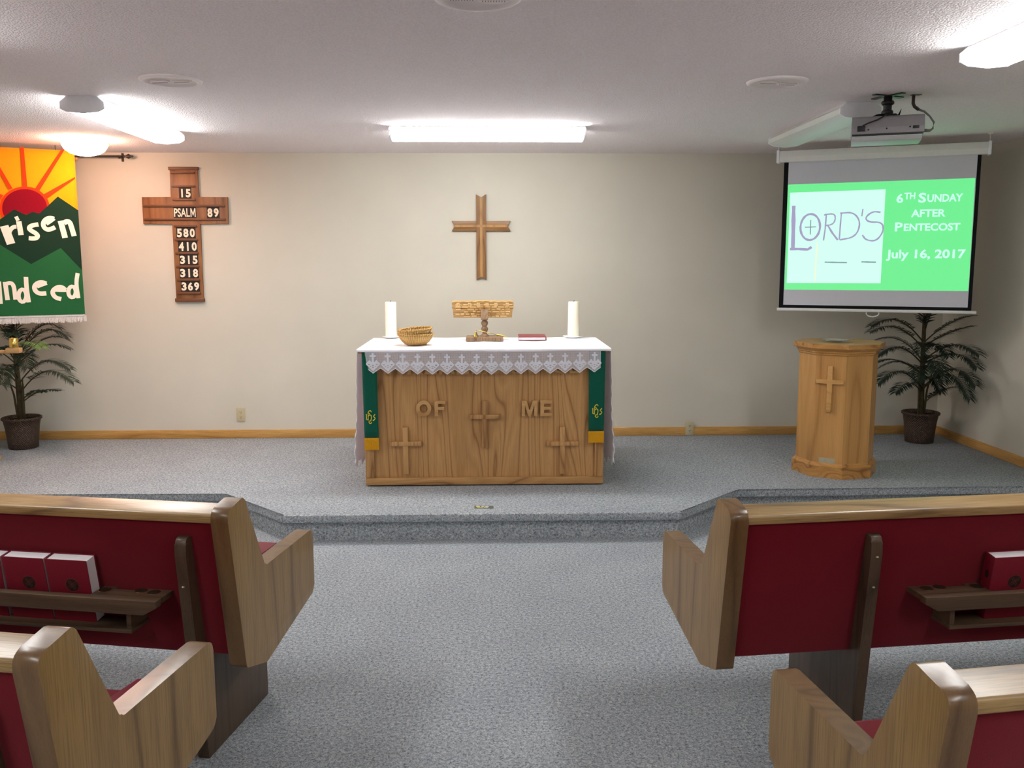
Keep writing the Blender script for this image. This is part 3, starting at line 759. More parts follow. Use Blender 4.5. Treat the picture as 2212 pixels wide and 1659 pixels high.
def flat_book(name, label, loc, w_, d_, th, rz, cover, group=None, emblem=False):
    """a closed book lying flat; spine along +x (or -x), page edge towards -y"""
    t = thing(name, label, 'book', loc, rz, group)
    m = MB()
    m.box((0, 0, 0.0015), (w_, d_, 0.003), 0.0008); m.box((0, 0, th-0.0015), (w_, d_, 0.003), 0.0008)
    m.box((w_/2-0.0015, 0, th/2), (0.004, d_, th-0.001), 0.0012); m.done('cover', cover, t)
    m = MB(); m.box((-0.002, 0, th/2), (w_-0.008, d_-0.006, th-0.0065)); m.done('page_block', 'pages', t)
    if emblem: emblem_part(t, lambda a, b, h: (a, b, th+h))
    return t
def emblem_part(t, fn, r=0.021, c=(0, 0)):
    m = MB(); m.prism([(c[0]+r*math.cos(2*PI*k/28), c[1]+r*math.sin(2*PI*k/28)) for k in range(28)], fn, -0.0004, 0.0005); e = m.done('emblem', 'emblem', t)
    m = MB()
    m.ribbon([(c[0]+r*1.08*math.cos(2*PI*k/28), c[1]+r*1.08*math.sin(2*PI*k/28)) for k in range(29)], 0.0012, fn, 0, 0.0008)
    for a in (35, 125):
        dx, dy = math.cos(R(a)), math.sin(R(a))
        for off in (-0.003, 0.003):
            m.ribbon([(c[0]-r*0.85*dx-off*dy, c[1]-r*0.85*dy+off*dx), (c[0]+r*0.85*dx-off*dy, c[1]+r*0.85*dy+off*dx)], 0.0014, fn, 0, 0.0009)
    m.done('emblem_lines', 'emblem_line', e)
flat_book('service_book', 'maroon book lying closed on the altar cloth near a candle', (0.304, -0.985, TZ), 0.192, 0.27, 0.024, R(-1), 'book_maroon')

# ------------------------------------------------------------------ crosses on the wall
t = thing('wall_cross', 'brown wooden cross with notched ends on the wall above the altar', 'wall cross', (-0.055, -0.003, 1.78))
cz = 1.87-1.78; hw = 0.0395
def arm(pts): return [(a, b) for a, b in pts]
fr = lambda a, b, h: (a, -h, b)
vert = [(-hw, 1.443-1.78), (0, 1.468-1.78), (hw, 1.443-1.78), (hw, cz-hw), (hw, cz+hw), (hw, 2.118-1.78), (0, 2.092-1.78), (-hw, 2.118-1.78), (-hw, cz+hw), (-hw, cz-hw)]
m = MB(); m.prism(vert, fr, 0, 0.022, 0.003); m.done('upright', 'cross', t)
for s in (-1, 1):
    m = MB(); m.prism([(s*hw, cz-hw), (s*0.235, cz-hw), (s*0.208, cz), (s*0.235, cz+hw), (s*hw, cz+hw)], fr, 0, 0.022, 0.003); m.done('arm', 'crossX', t)
m = MB()
for a in ((-0.011, 0.011),):
    m.prism([(-0.010, 1.462-1.78), (0, 1.468-1.78), (0.010, 1.462-1.78), (0.010, cz-0.012), (0, cz-0.001), (-0.010, cz-0.012)], fr, 0.0215, 0.0245)
    m.prism([(-0.010, cz+0.012), (0, cz+0.001), (0.010, cz+0.012), (0.010, 2.098-1.78), (0, 2.092-1.78), (-0.010, 2.098-1.78)], fr, 0.0215, 0.0245)
    for s in (-1, 1): m.prism([(s*0.001, cz), (s*0.012, cz-0.010), (s*0.214, cz-0.010), (s*0.208, cz), (s*0.214, cz+0.010), (s*0.012, cz+0.010)], fr, 0.0215, 0.0245)
o = m.done('inlay', 'crossL', t); o['label'] = 'paler inlaid strip along the cross'

# number board in the shape of a cross
HB = Vector((-2.39, 0, 1.80))
hb = thing('hymn_board', 'brown cross-shaped wooden board holding hymn numbers on the wall', 'hymn board', (HB.x, -0.002, HB.z))
hbf = lambda a, b, h: (a-HB.x, -h, b-HB.z)
bx0, bx1 = -2.496, -2.279
m = MB(); m.prism([(bx0, 1.29), (bx1, 1.29), (bx1, 1.888), (-2.054, 1.888), (-2.054, 2.095), (bx1, 2.095), (bx1, 2.312), (bx0, 2.312), (bx0, 2.095), (-2.724, 2.095), (-2.724, 1.888), (bx0, 1.888)], hbf, 0, 0.018, 0.002); m.done('board', 'board', hb)
for z0, z1 in ((2.304, 2.328), (1.274, 1.301)):
    m = MB(); m.box((-2.388-HB.x, -0.014, (z0+z1)/2-HB.z), (0.232, 0.028, z1-z0), 0.003); m.done('end_cap', 'boardD', hb)
rails = [(-2.485, -2.303, 2.275, 2.290), (-2.485, -2.303, 2.171, 2.186), (-2.484, -2.303, 2.067, 2.083), (-2.714, -2.076, 2.019, 2.036), (-2.714, -2.076, 1.914, 1.930), (-2.483, -2.301, 1.861, 1.877),
         (-2.482, -2.301, 1.755, 1.773), (-2.481, -2.300, 1.649, 1.667), (-2.480, -2.299, 1.544, 1.562), (-2.480, -2.299, 1.439, 1.455), (-2.480, -2.297, 1.333, 1.352)]
for x0, x1, z0, z1 in rails:
    m = MB(); m.box(((x0+x1)/2-HB.x, -0.024, (z0+z1)/2-HB.z), (x1-x0, 0.013, z1-z0), 0.003); m.done('slot_rail', 'boardD', hb)
ordn = ['first', 'second', 'third']
GLY = {'15': [(-2.431, -2.335, 2.085, 2.169)], '89': [(-2.221, -2.122, 1.932, 2.019)], '580': [(-2.468, -2.317, 1.775, 1.861)], '410': [(-2.459, -2.307, 1.669, 1.755)],
       '315': [(-2.454, -2.306, 1.566, 1.649)], '318': [(-2.458, -2.307, 1.461, 1.545)], '369': [(-2.453, -2.303, 1.355, 1.439)]}
def card(x0, x1, z0, z1, txt, label):
    t = thing('number_card', label, 'number card', ((x0+x1)/2, -0.021, z0), 0, 'number cards on the hymn board')
    c = Vector(((x0+x1)/2, 0, z0)); w2 = (x1-x0)/2-0.0004
    m = MB(); m.box((0, -0.001, (z1-z0)/2), (2*w2, 0.002, z1-z0)); m.done('card', 'card', t)
    m = MB(); fn = lambda a, b, h: (a, -0.002-h, b)
    h0, h1 = 0.008, z1-z0-0.010
    if txt == '1': m.ribbon([(0, h0), (0, h1)], 0.0125, fn, -0.0002, 0.0006)
    elif len(txt) > 1:
        m.text('PSAL', (-w2*0.95, h0, w2*0.44, h1), fn, -0.0002, 0.0006, 0.02)
        a, c_, q = w2*0.50, w2*0.95, 0.0075
        m.prism([(a, h0), (a+q, h0), (a+q, h1-0.022), ((a+c_)/2-0.002, h0+0.01), ((a+c_)/2+0.002, h0+0.01), (c_-q, h1-0.022), (c_-q, h0), (c_, h0), (c_, h1), (c_-q*1.1, h1), ((a+c_)/2, h0+0.028), (a+q*1.1, h1), (a, h1)], fn, -0.0002, 0.0006)
    elif txt == '': pass
    else: m.text(txt, (-w2*0.80, h0, w2*0.80, h1), fn, -0.0002, 0.0006, 0.042)
    m.done('numeral', 'numeral', t)
for row, ((x0, x1, z0, z1),) in GLY.items():
    n = len(row); wd = (x1-x0)/n
    for i, ch in enumerate(row):
        pos = ('first' if i == 0 else 'last' if i == n-1 else 'middle')
        card(x0+wd*i, x0+wd*(i+1), z0, z1, ch, 'black card with cream digit %s, %s in the number %s row' % (ch, pos, row))
card(-2.482, -2.304, 1.934, 2.019, 'PSALM', 'wide black card lettered PSALM in cream on the cross arm')

# outlets
def outlet(x, z, y, label):
    t = thing('wall_outlet', label, 'outlet', (x, y, z))
    m = MB(); m.box((0, -0.003, 0), (0.069, 0.006, 0.112), 0.002); m.done('cover_plate', 'outlet', t)
    for s in (-1, 1):
        m = MB(); m.prism(rounded([(-0.016, s*0.02-0.014), (0.016, s*0.02-0.014), (0.016, s*0.02+0.014), (-0.016, s*0.02+0.014)], 0.009), fr, 0.0055, 0.0075); o = m.done('socket', 'outlet', t)
        m = MB(); m.box((-0.006, -0.0077, s*0.02+0.003), (0.0025, 0.001, 0.009)); m.box((0.006, -0.0077, s*0.02+0.003), (0.0025, 0.001, 0.008)); m.box((0, -0.0077, s*0.02-0.007), (0.005, 0.001, 0.005)); m.done('slots', 'slot', o)
outlet(-2.028, 0.352, 0.0, 'ivory wall outlet above the baseboard, below the number board')
outlet(1.66, 0.217, -0.0165, 'ivory wall outlet set into the baseboard beside the font')

# curtain rod at the wall
t = thing('curtain_rod', 'dark iron rod with pointed finial at the top of the wall', 'curtain rod', (-2.86, 0, 2.402))
m = MB(); m.tube([(-1.1, -0.075, 0), (0.02, -0.075, 0)], 0.008, 10); m.done('rod', 'iron', t)
m = MB(); m.lathe([(0, -0.05), (0.010, -0.042), (0.006, -0.036), (0.020, -0.012), (0.006, 0.016), (0.012, 0.022), (0.006, 0.03), (0, 0.032)], 8)
o = m.done('finial', 'iron', t); o.location = (0.062, -0.075, 0); o.rotation_euler = (0, R(-90), 0)
m = MB(); m.box((0, -0.004, 0), (0.018, 0.008, 0.066), 0.003); m.tube([(0, -0.005, 0.0), (0, -0.075, -0.012), (0, -0.086, 0.006)], 0.006, 8); m.done('bracket', 'iron', t)

def smooth(p, it=2):
    for _ in range(it):
        q = [p[0]]
        for a, b in zip(p, p[1:]):
            q += [(0.75*a[0]+0.25*b[0], 0.75*a[1]+0.25*b[1]), (0.25*a[0]+0.75*b[0], 0.25*a[1]+0.75*b[1])]
        p = q+[p[-1]]
    return p
# ------------------------------------------------------------------ banner
bn = thing('banner', 'felt banner with crimson sunrise, green hills and white words', 'banner', (-3.06, -0.40, 0), R(27))
bf = lambda a, b, h: (a, -h, b)
BW = -0.93
def clip_left(p): return p
m = MB(); rows = []
for k in range(25):
    z = 2.405+(1.200-2.405)*k/24
    rows.append([(BW+(0.004-BW)*i/20, 0.006*math.sin(i*0.5+k*0.12)*0.3, z) for i in range(21)])
m.grid(rows); o = m.done('felt_ground', 'b_yellow', bn); sm = o.modifiers.new('thick', 'SOLIDIFY'); sm.thickness = 0.004; sm.offset = 1
o['label'] = 'golden yellow felt sky'
def fan(pts, h0, h1, mat, name, lbl=None):
    m = MB(); m.prism(pts, bf, h0, h1); o = m.done(name, mat, bn)
    if lbl: o['label'] = lbl
    return o
for p in RAYS: fan(p, 0.005, 0.008, 'b_orange', 'sun_ray')
fan(SUNO, 0.005, 0.0085, 'b_orange', 'sun_ring', 'orange ring round the sun')
fan(SUN, 0.006, 0.0105, 'b_red', 'sun', 'crimson half sun')
mt = [(BW, 1.90), (-0.80, 1.98)] + [MOUNT[1]] + MOUNT[2:-1] + [(0.004, 1.972)]
fan(mt + [(0.004, 1.45), (BW, 1.45)], 0.0075, 0.0125, 'b_dark', 'dark_mountains')
hl = [(BW, 1.62), (-0.72, 1.80)] + HILL[2:-1] + [(0.004, 1.527)]
fan(hl + [(0.004, 1.200), (BW, 1.200)], 0.0095, 0.0145, 'b_green', 'green_hills')
for i, grp in enumerate(LET):
    m = MB(); hz = 0.0135 if i < 5 else 0.0155
    for k, (wd, path) in enumerate(grp): m.ribbon(path if len(path) < 3 or len(path) > 14 else smooth(path), wd, bf, hz-0.003, hz+0.0015+0.0006*k)
    m.done('letter', 'b_white', bn)
m = MB(); rnd = random.Random(3); x = BW
m.box(((BW+0.004)/2, -0.006, 1.195), (0.004-BW, 0.012, 0.018))
while x < 0.004:
    wd = 0.004+rnd.random()*0.004; ln = 0.040+rnd.random()*0.012; sk = (rnd.random()-0.5)*0.012
    m.poly([(x, -0.006-rnd.random()*0.004, 1.19), (x+wd*1.4, -0.008, 1.19), (x+wd*1.2+sk, -0.007-rnd.random()*0.006, 1.19-ln), (x+sk, -0.006, 1.19-ln)])
    x += wd*0.8
m.done('fringe', 'fringe', bn)
m = MB(); m.tube([(BW-0.03, 0.012, 2.345), (0.012, 0.012, 2.345)], 0.010, 10); m.lathe([(0, -0.016), (0.012, -0.01), (0.016, 0), (0.012, 0.01), (0, 0.016)], 14, c=(0.014, 0.012, 2.345)); m.done('dowel', 'turned', bn)
m = MB()
for x in (-0.75, -0.12): m.tube([(x, 0.012, 2.345), (x, 0.012, CZ)], 0.002, 6)
m.done('hanging_cord', 'iron', bn)

# ------------------------------------------------------------------ projection screen
ps = thing('projection_screen', 'pull-down projection screen hanging in the corner showing a green slide', 'projection screen', (2.126, -0.60, 0), math.atan2(-0.55, 1.274))
sf = lambda a, b, h: (a, -h, b)
m = MB()
m.prism(rounded([(-0.030, 2.302), (0.030, 2.302), (0.034, 2.34), (0.026, 2.384), (-0.026, 2.384), (-0.034, 2.34)], 0.008, 3), lambda a, b, h: (h, a, b), 0.012, 1.37); m.done('case', 'white_metal', ps)
for x in (0.004, 1.378):
    m = MB(); m.box((x, 0, 2.343), (0.020, 0.074, 0.090), 0.004); m.done('case_end', 'grey_white', ps)
    m = MB(); m.tube([(x, 0, 2.385), (x, 0, CZ)], 0.004, 6); m.box((x, 0, CZ-0.003), (0.03, 0.02, 0.006)); m.done('hanger', 'white_metal', ps)
m = MB(); m.box((0.69, 0.004, 1.775), (1.288, 0.003, 1.085)); m.done('border', 'screen_black', ps)
m = MB(); m.box((0.694, 0.0015, 1.785), (1.232, 0.003, 1.038)); m.done('viewing_fabric', 'screen', ps)
m = MB(); m.box((0.70, 0.002, 1.2325), (1.334, 0.020, 0.022), 0.006); m.done('bottom_bar', 'white_metal', ps)
m = MB(); m.tube([(0.660, 0, 1.222), (0.657, 0, 1.212), (0.668, 0, 1.196), (0.70, 0, 1.188), (0.732, 0, 1.196), (0.743, 0, 1.212), (0.740, 0, 1.222)], 0.0045, 8); m.done('pull_handle', 'white_metal', ps)
m = MB(); m.prism([(0.082, 1.378), (1.308, 1.380), (1.304, 2.147), (0.079, 2.143)], sf, 0.0002, 0.0008); sl = m.done('slide', 's_green', ps); sl['label'] = 'glowing green slide with lettering'
m = MB(); m.prism([(0.097, 1.428), (0.742, 1.430), (0.742, 2.089), (0.096, 2.085)], sf, 0.0006, 0.0012); m.done('pale_panel', 's_white', sl)
jag = lambda t_: 1+0.10*math.sin(t_*37)+0.07*math.sin(t_*91)
def strokes(name, mat, lst):
    for wd, p in lst:
        m = MB(); q = []
        for a, b in zip(p, p[1:]):
            for k in range(4): q.append((a[0]+(b[0]-a[0])*k/4, a[1]+(b[1]-a[1])*k/4))
        q.append(p[-1]); m.ribbon(q, wd, sf, 0.0010, 0.0016, jag)
        m.done(name, mat, sl)
strokes('letter_stroke', 's_purple', [
    (0.027, [(0.125, 1.990), (0.128, 1.85), (0.131, 1.680)]), (0.018, [(0.110, 1.676), (0.17, 1.676), (0.235, 1.672), (0.262, 1.690)]),
    (0.015, [(0.246+0.068*math.cos(a), 1.834+0.094*math.sin(a)) for a in [2*PI*k/24 for k in range(25)]]),
    (0.010, [(0.338, 1.918), (0.354, 1.922), (0.350, 1.82), (0.342, 1.736)]), (0.010, smooth([(0.345, 1.922), (0.41, 1.928), (0.418, 1.885), (0.40, 1.850), (0.352, 1.843)])), (0.013, [(0.366, 1.846), (0.40, 1.79), (0.440, 1.738)]),
    (0.010, [(0.456, 1.928), (0.452, 1.83), (0.450, 1.742)]), (0.011, smooth([(0.447, 1.929), (0.54, 1.935), (0.590, 1.86), (0.56, 1.76), (0.452, 1.739)])),
    (0.009, [(0.599, 1.956), (0.594, 1.904)]),
    (0.011, smooth([(0.717, 1.930), (0.665, 1.938), (0.615, 1.895), (0.64, 1.862), (0.73, 1.862), (0.745, 1.80), (0.70, 1.728), (0.63, 1.735), (0.604, 1.773)]))])
strokes('drawn_line', 's_grey', [(0.0075, [(0.209, 1.833), (0.287, 1.835)]), (0.0075, [(0.248, 1.885), (0.249, 1.78)]), (0.010, [(0.357, 1.580), (0.43, 1.578), (0.510, 1.577)]), (0.010, [(0.607, 1.582), (0.66, 1.580), (0.704, 1.579)])])
strokes('faint_streak', 's_yellow', [(0.010, [(0.300, 1.722), (0.297, 1.60), (0.295, 1.445)])])
for txt, box in [('6', (0.816, 1.992, 0.860, 2.056)), ('TH', (0.866, 2.016, 0.936, 2.062)), ('S', (0.957, 1.990, 1.006, 2.058)), ('UNDAY', (1.014, 1.993, 1.236, 2.046)),
                 ('AFTER', (0.916, 1.892, 1.134, 1.944)), ('P', (0.816, 1.795, 0.866, 1.857)), ('ENTECOST', (0.874, 1.796, 1.231, 1.848)), ('July 16, 2017', (0.768, 1.588, 1.276, 1.668))]:
    m = MB(); m.text(txt, box, sf, 0.0006, 0.0014, 0.028); m.done('word', 's_text', sl)

# ------------------------------------------------------------------ projector
pj = thing('projector', 'grey projector hung from the ceiling on a black mount', 'projector', (2.085, -2.50, CZ), R(-21))
def P(m, n, mt): return m.done(n, mt, pj)
m = MB()
for a in (0, 90): m.box((0, 0, -0.003), (0.20, 0.030, 0.006), 0.002, Matrix.Rotation(R(a+45), 3, 'Z'))
P(m, 'ceiling_plate', 'black')
m = MB(); m.tube([(0, 0, -0.004), (0, 0, -0.112)], 0.021, 16); m.lathe([(0.028, -0.028), (0.032, -0.034), (0.032, -0.042), (0.026, -0.048)], 16); m.lathe([(0.026, -0.076), (0.030, -0.086), (0.026, -0.096)], 16); P(m, 'mount_post', 'black')
m = MB()
for a in (20, 110, 200, 290):
    m.tube([(0, 0, -0.094), (0.055*math.cos(R(a)), 0.055*math.sin(R(a)), -0.102), (0.085*math.cos(R(a)), 0.085*math.sin(R(a)), -0.118)], 0.007, 8)
m.tube([(0.05, -0.03, -0.112), (0.065, -0.035, -0.078), (0.055, -0.03, -0.112)], 0.004, 6)
P(m, 'mount_arms', 'black')
bz = -0.116
fnx = lambda a, b, h: (h, a, b)
tilt = Matrix.Rotation(R(-4), 3, 'X')
m = MB(); m.prism(rounded([(-0.112, bz-0.008), (-0.135, bz-0.060), (-0.135, bz-0.092), (0.13, bz-0.092), (0.13, bz), (-0.10, bz)], 0.006, 3), fnx, -0.172, 0.172, 0.004); P(m, 'body', 'proj')
m = MB(); m.box((0, -0.002, bz-0.0945), (0.338, 0.262, 0.006)); P(m, 'seam', 'black')
m = MB(); m.prism(rounded([(-0.130, bz-0.097), (0.128, bz-0.097), (0.118, bz-0.124), (-0.100, bz-0.124)], 0.010, 4), fnx, -0.168, 0.164, 0.005); P(m, 'lower_shell', 'projlow')
m = MB(); m.lathe([(0.036, 0), (0.036, 0.012), (0.030, 0.014), (0.028, 0.006), (0, 0.006)], 24); o = P(m, 'lens', 'black'); o.location = (0.09, 0.128, bz-0.055); o.rotation_euler = (R(-90), 0, 0)
m = MB(); m.box((-0.126, -0.1355, bz-0.064), (0.038, 0.012, 0.028), 0.002); P(m, 'power_plug', 'black')
m = MB(); m.box((0.132, -0.1345, bz-0.066), (0.030, 0.006, 0.014), 0.002); P(m, 'port', 'black')
m = MB()
for x, z in ((-0.092, -0.070), (-0.005, -0.068), (0.104, -0.064)): m.lathe([(0, -0.004), (0.004, -0.003), (0.004, 0.003), (0, 0.004)], 10, c=(x, -0.134, bz+z))
P(m, 'screws', 'black')
m = MB(); m.tube([(-0.120, -0.140, bz-0.050), (-0.09, -0.138, bz-0.036), (-0.05, -0.130, bz-0.022), (-0.01, -0.112, bz+0.004), (0.04, -0.06, bz+0.012)], 0.0035, 8); P(m, 'power_cord', 'black')
t = thing('projector_cable', 'grey cable looping from the ceiling into the projector side', 'cable', (2.205, -2.53, CZ))
m = MB(); m.box((0.012, 0, -0.002), (0.05, 0.03, 0.004), 0.001); m.done('ceiling_plate', 'cable_grey', t)
m = MB(); m.tube([(0, 0, -0.002), (0.0, 0, -0.045), (0.008, 0, -0.060), (0.03, 0, -0.075)], 0.0085, 10); m.done('conduit', 'iron', t)
m = MB(); m.tube([(0.028, 0, -0.074), (0.06, -0.002, -0.085), (0.09, -0.004, -0.11), (0.112, -0.006, -0.140), (0.106, -0.010, -0.172), (0.085, -0.018, -0.184), (0.056, -0.026, -0.184)], [0.006, 0.0055, 0.005, 0.005, 0.005, 0.007, 0.009], 10); m.done('cord', 'cable_grey', t)

# ------------------------------------------------------------------ baptismal font
fo = thing('baptismal_font', 'octagonal golden oak font with a raised cross, in front of a palm', 'baptismal font', (2.37, -1.295, PZ), R(-10))
def octa(r): return [(r*math.cos(PI+k*PI/4), r*math.sin(PI+k*PI/4)) for k in range(8)]
def ring(m, prof):
    rows = [[m.b.verts.new((a, b, z)) for a, b in octa(r)] for r, z in prof]
    fs = []
    for x, y in zip(rows, rows[1:]):
        for k in range(8): fs.append(m.b.faces.new((x[k], x[(k+1) % 8], y[(k+1) % 8], y[k])))
    fs.append(m.b.faces.new(rows[0][::-1])); fs.append(m.b.faces.new(rows[-1])); m._tag(fs)
m = MB(); ring(m, [(0.278, 0), (0.278, 0.078), (0.272, 0.086), (0.264, 0.090), (0.258, 0.098)]); m.done('base', 'fontX', fo)
m = MB(); ring(m, [(0.255, 0.09), (0.255, 0.835)]); m.done('body', 'font', fo)
m = MB(); ring(m, [(0.257, 0.815), (0.262, 0.820), (0.262, 0.828), (0.270, 0.834), (0.270, 0.842), (0.279, 0.850), (0.283, 0.862)]); m.done('moulding', 'fontX', fo)
m = MB(); ring(m, [(0.296, 0.860), (0.298, 0.863), (0.298, 0.889), (0.295, 0.892)]); m.done('top', 'fontX', fo)
na = R(180+67.5); ap = 0.255*math.cos(PI/8)
nv = Vector((math.cos(na), math.sin(na), 0)); tv = Vector((-math.sin(na), math.cos(na), 0))
ff = lambda a, b, h: tuple(nv*(ap+h)+tv*a+Vector((0, 0, b)))
m = MB(); m.prism([(-0.0155, 0.445), (0.0155, 0.445), (0.0155, 0.632), (0.088, 0.632), (0.088, 0.658), (0.0155, 0.658), (0.0155, 0.747), (-0.0155, 0.747), (-0.0155, 0.658), (-0.088, 0.658), (-0.088, 0.632), (-0.0155, 0.632)], ff, -0.002, 0.020, 0.0015); m.done('cross', 'fontC', fo)
m = MB(); m.prism([(-0.052, 0.098), (0.052, 0.098), (0.052, 0.132), (-0.052, 0.132)], ff, -0.001, 0.002); o = m.done('name_plate', 'silver', fo); o['label'] = 'dull metal plate'
bw = thing('glass_bowl', 'clear shallow glass bowl set in the top of the font', 'bowl', (2.33, -1.33, PZ+0.893))
m = MB(); m.lathe([(0, 0.001), (0.05, 0), (0.06, 0.004), (0.085, 0.010), (0.098, 0.014), (0.098, 0.017), (0.083, 0.014), (0.055, 0.008), (0, 0.007)], 40, wob=lambda k, i: 0.02*math.sin(k*PI/2) if i in (3, 4, 5) else 0); m.done('bowl', 'glass', bw)

# ------------------------------------------------------------------ potted palms
def bez(a, c, b, t): return (1-t)**2*a+2*t*(1-t)*c+t*t*b
def frond(par, a, c, b, wid, mat, rnd, n=22, bare=0.22, twist=0.0):
    a, c, b = Vector(a), Vector(c), Vector(b)
    m = MB(); N = 14
    m.tube([bez(a, c, b, k/N) for k in range(N+1)], [0.006*(1-0.8*k/N) for k in range(N+1)], 6)
    m.mi = 1
    for k in range(n):
        t = bare+(1-bare)*(k+0.5)/n
        p = bez(a, c, b, t); tg = (bez(a, c, b, min(1, t+0.02))-bez(a, c, b, t-0.02)).normalized()
        lat = tg.cross(Vector((0, 0, 1)))
        if lat.length < 0.1: lat = tg.cross(Vector((0, 1, 0.2)))
        lat.normalize()
        nrm = lat.cross(tg).normalized()
        ln = 1.12*wid*(0.55+0.6*math.sin(PI*min(1, (t-bare)/(1-bare)*0.8+0.15)))*(0.9+0.2*rnd.random())
        if k > n-4: ln *= 0.8
        for s in (-1, 1):
            d = (lat*s*math.cos(twist*s)*0.85 + tg*(0.62+0.35*t) + nrm*(0.26+0.12*rnd.random()) + Vector((0, 0, -0.10-0.25*rnd.random()))).normalized()
            q1 = p+d*ln*0.5; q2 = p+d*ln+Vector((0, 0, -0.18*ln))
            sd = d.cross(nrm).normalized()*0.0046
            v = [m.b.verts.new(x) for x in (p-sd*0.4, p+sd*0.4, q1+sd, q1-sd, q2+sd*0.15, q2-sd*0.15)]
            m._tag([m.b.faces.new((v[0], v[1], v[2], v[3])), m.b.faces.new((v[3], v[2], v[4], v[5]))])
    m.done('frond', ['stem', mat], par, recalc=False)
def palm(loc, label, stems, fronds, seed):
    t = thing('potted_palm', label, 'potted palm', loc)
    rnd = random.Random(seed)
    m = MB(); m.lathe([(0, 0), (0.098, 0), (0.106, 0.004), (0.112, 0.08), (0.122, 0.17), (0.132, 0.222), (0.142, 0.226), (0.144, 0.240), (0.136, 0.246), (0.126, 0.240), (0.120, 0.215), (0, 0.213)], 48); m.done('wicker_pot', 'pot', t)
    m = MB(); m.lathe([(0, 0.214), (0.119, 0.216), (0.119, 0.219), (0, 0.224)], 24); m.done('moss', 'soil_and_hole', t)
    for p, r0 in stems:
        m = MB(); m.tube(p, [r0*(1-0.5*k/(len(p)-1)) for k in range(len(p))], 8); m.done('stem', 'stem', t)
    L = Vector(loc)
    for a, c, b, wid, mat in fronds:
        A_, C_, B_ = Vector(a)-L, Vector(c)-L, Vector(b)-L
        frond(t, A_, C_, B_, wid, mat, rnd, n=int(18+40*min(0.6, (B_-A_).length)), twist=rnd.random()*0.4)
    return t
X, Y = 3.43, -0.34
ST = lambda: [([(0.0, 0, 0.21), (-0.005, 0.0, 0.45), (-0.01, 0, 0.72), (-0.015, 0, 1.0)], 0.026), ([(0.02, -0.01, 0.21), (0.03, -0.02, 0.42), (0.05, -0.04, 0.55)], 0.010), ([(-0.02, -0.01, 0.21), (-0.035, -0.02, 0.42), (-0.06, -0.04, 0.56)], 0.010), ([(0.01, 0.02, 0.21), (0.02, 0.02, 0.5)], 0.010)]
palm((X, Y, PZ), 'potted palm in a brown wicker pot behind the font', ST(), [
    ((X-.01, Y, 0.95), (3.15, -.45, 1.24), (2.905, -.55, 1.100), .085, 'leaf'),
    ((X-.01, Y, 0.90), (3.12, -.52, 1.18), (2.83, -.70, 1.065), .085, 'leaf'),
    ((X-.01, Y, 0.78), (3.15, -.50, 1.02), (2.95, -.60, 0.885), .095, 'leaf'),
    ((X-.01, Y, 0.70), (3.18, -.36, 0.88), (3.035, -.40, 0.805), .05, 'leaf'),
    ((X-.01, Y, 0.60), (3.12, -.55, 0.86), (2.935, -.65, 0.670), .095, 'leaf'),
    ((X-.01, Y, 0.56), (3.20, -.60, 0.74), (3.04, -.72, 0.610), .085, 'leaf'),
    ((X-.01, Y, 0.95), (3.50, -.55, 1.16), (3.60, -.75, 1.190), .06, 'leaf'),
    ((X-.01, Y, 0.92), (3.46, -.65, 1.08), (3.53, -.86, 1.120), .06, 'leaf'),
    ((X-.01, Y, 0.80), (3.50, -.65, 1.06), (3.545, -.92, 0.915), .105, 'leaf'),
    ((X-.01, Y, 0.78), (3.47, -.80, 1.00), (3.49, -1.0, 0.830), .095, 'leaf'),
    ((X-.01, Y, 0.58), (3.50, -.70, 0.92), (3.535, -.92, 0.690), .105, 'leaf'),
    ((X-.01, Y, 0.56), (3.42, -.80, 0.92), (3.455, -1.0, 0.600), .095, 'leaf'),
    ((X+.02, Y, 0.46), (3.45, -.50, 0.60), (3.555, -.62, 0.640), .07, 'leaf'),
    ((X-.01, Y, 1.0), (3.43, -.36, 1.2), (3.52, -.42, 1.32), .09, 'leaf'),
    ((X-.01, Y, 1.0), (3.40, -.36, 1.22), (3.34, -.44, 1.34), .09, 'leaf'),
    ((X-.01, Y, 0.74), (3.36, -.60, 1.00), (3.30, -.82, 0.760), .10, 'leaf'),
    ((X-.01, Y, 0.70), (3.40, -.62, 0.96), (3.36, -.80, 0.700), .10, 'leaf'),
    ((X-.01, Y, 0.66), (3.30, -.55, 0.90), (3.20, -.74, 0.700), .095, 'leaf'),
    ((X-.01, Y, 0.84), (3.36, -.50, 1.06), (3.22, -.70, 0.900), .09, 'leaf'),
    ((X-.01, Y, 0.86), (3.44, -.52, 1.04), (3.42, -.74, 0.880), .09, 'leaf'),
    ((X-.01, Y, 0.60), (3.40, -.50, 0.80), (3.42, -.66, 0.600), .08, 'leaf'),
    ((X-.01, Y, 0.80), (3.30, -.22, 1.05), (3.10, -.16, 0.950), .09, 'leaf'),
    ((X-.01, Y, 0.70), (3.30, -.25, 0.86), (3.14, -.2, 0.740), .08, 'leaf')], 11)
X, Y = -3.625, -0.33
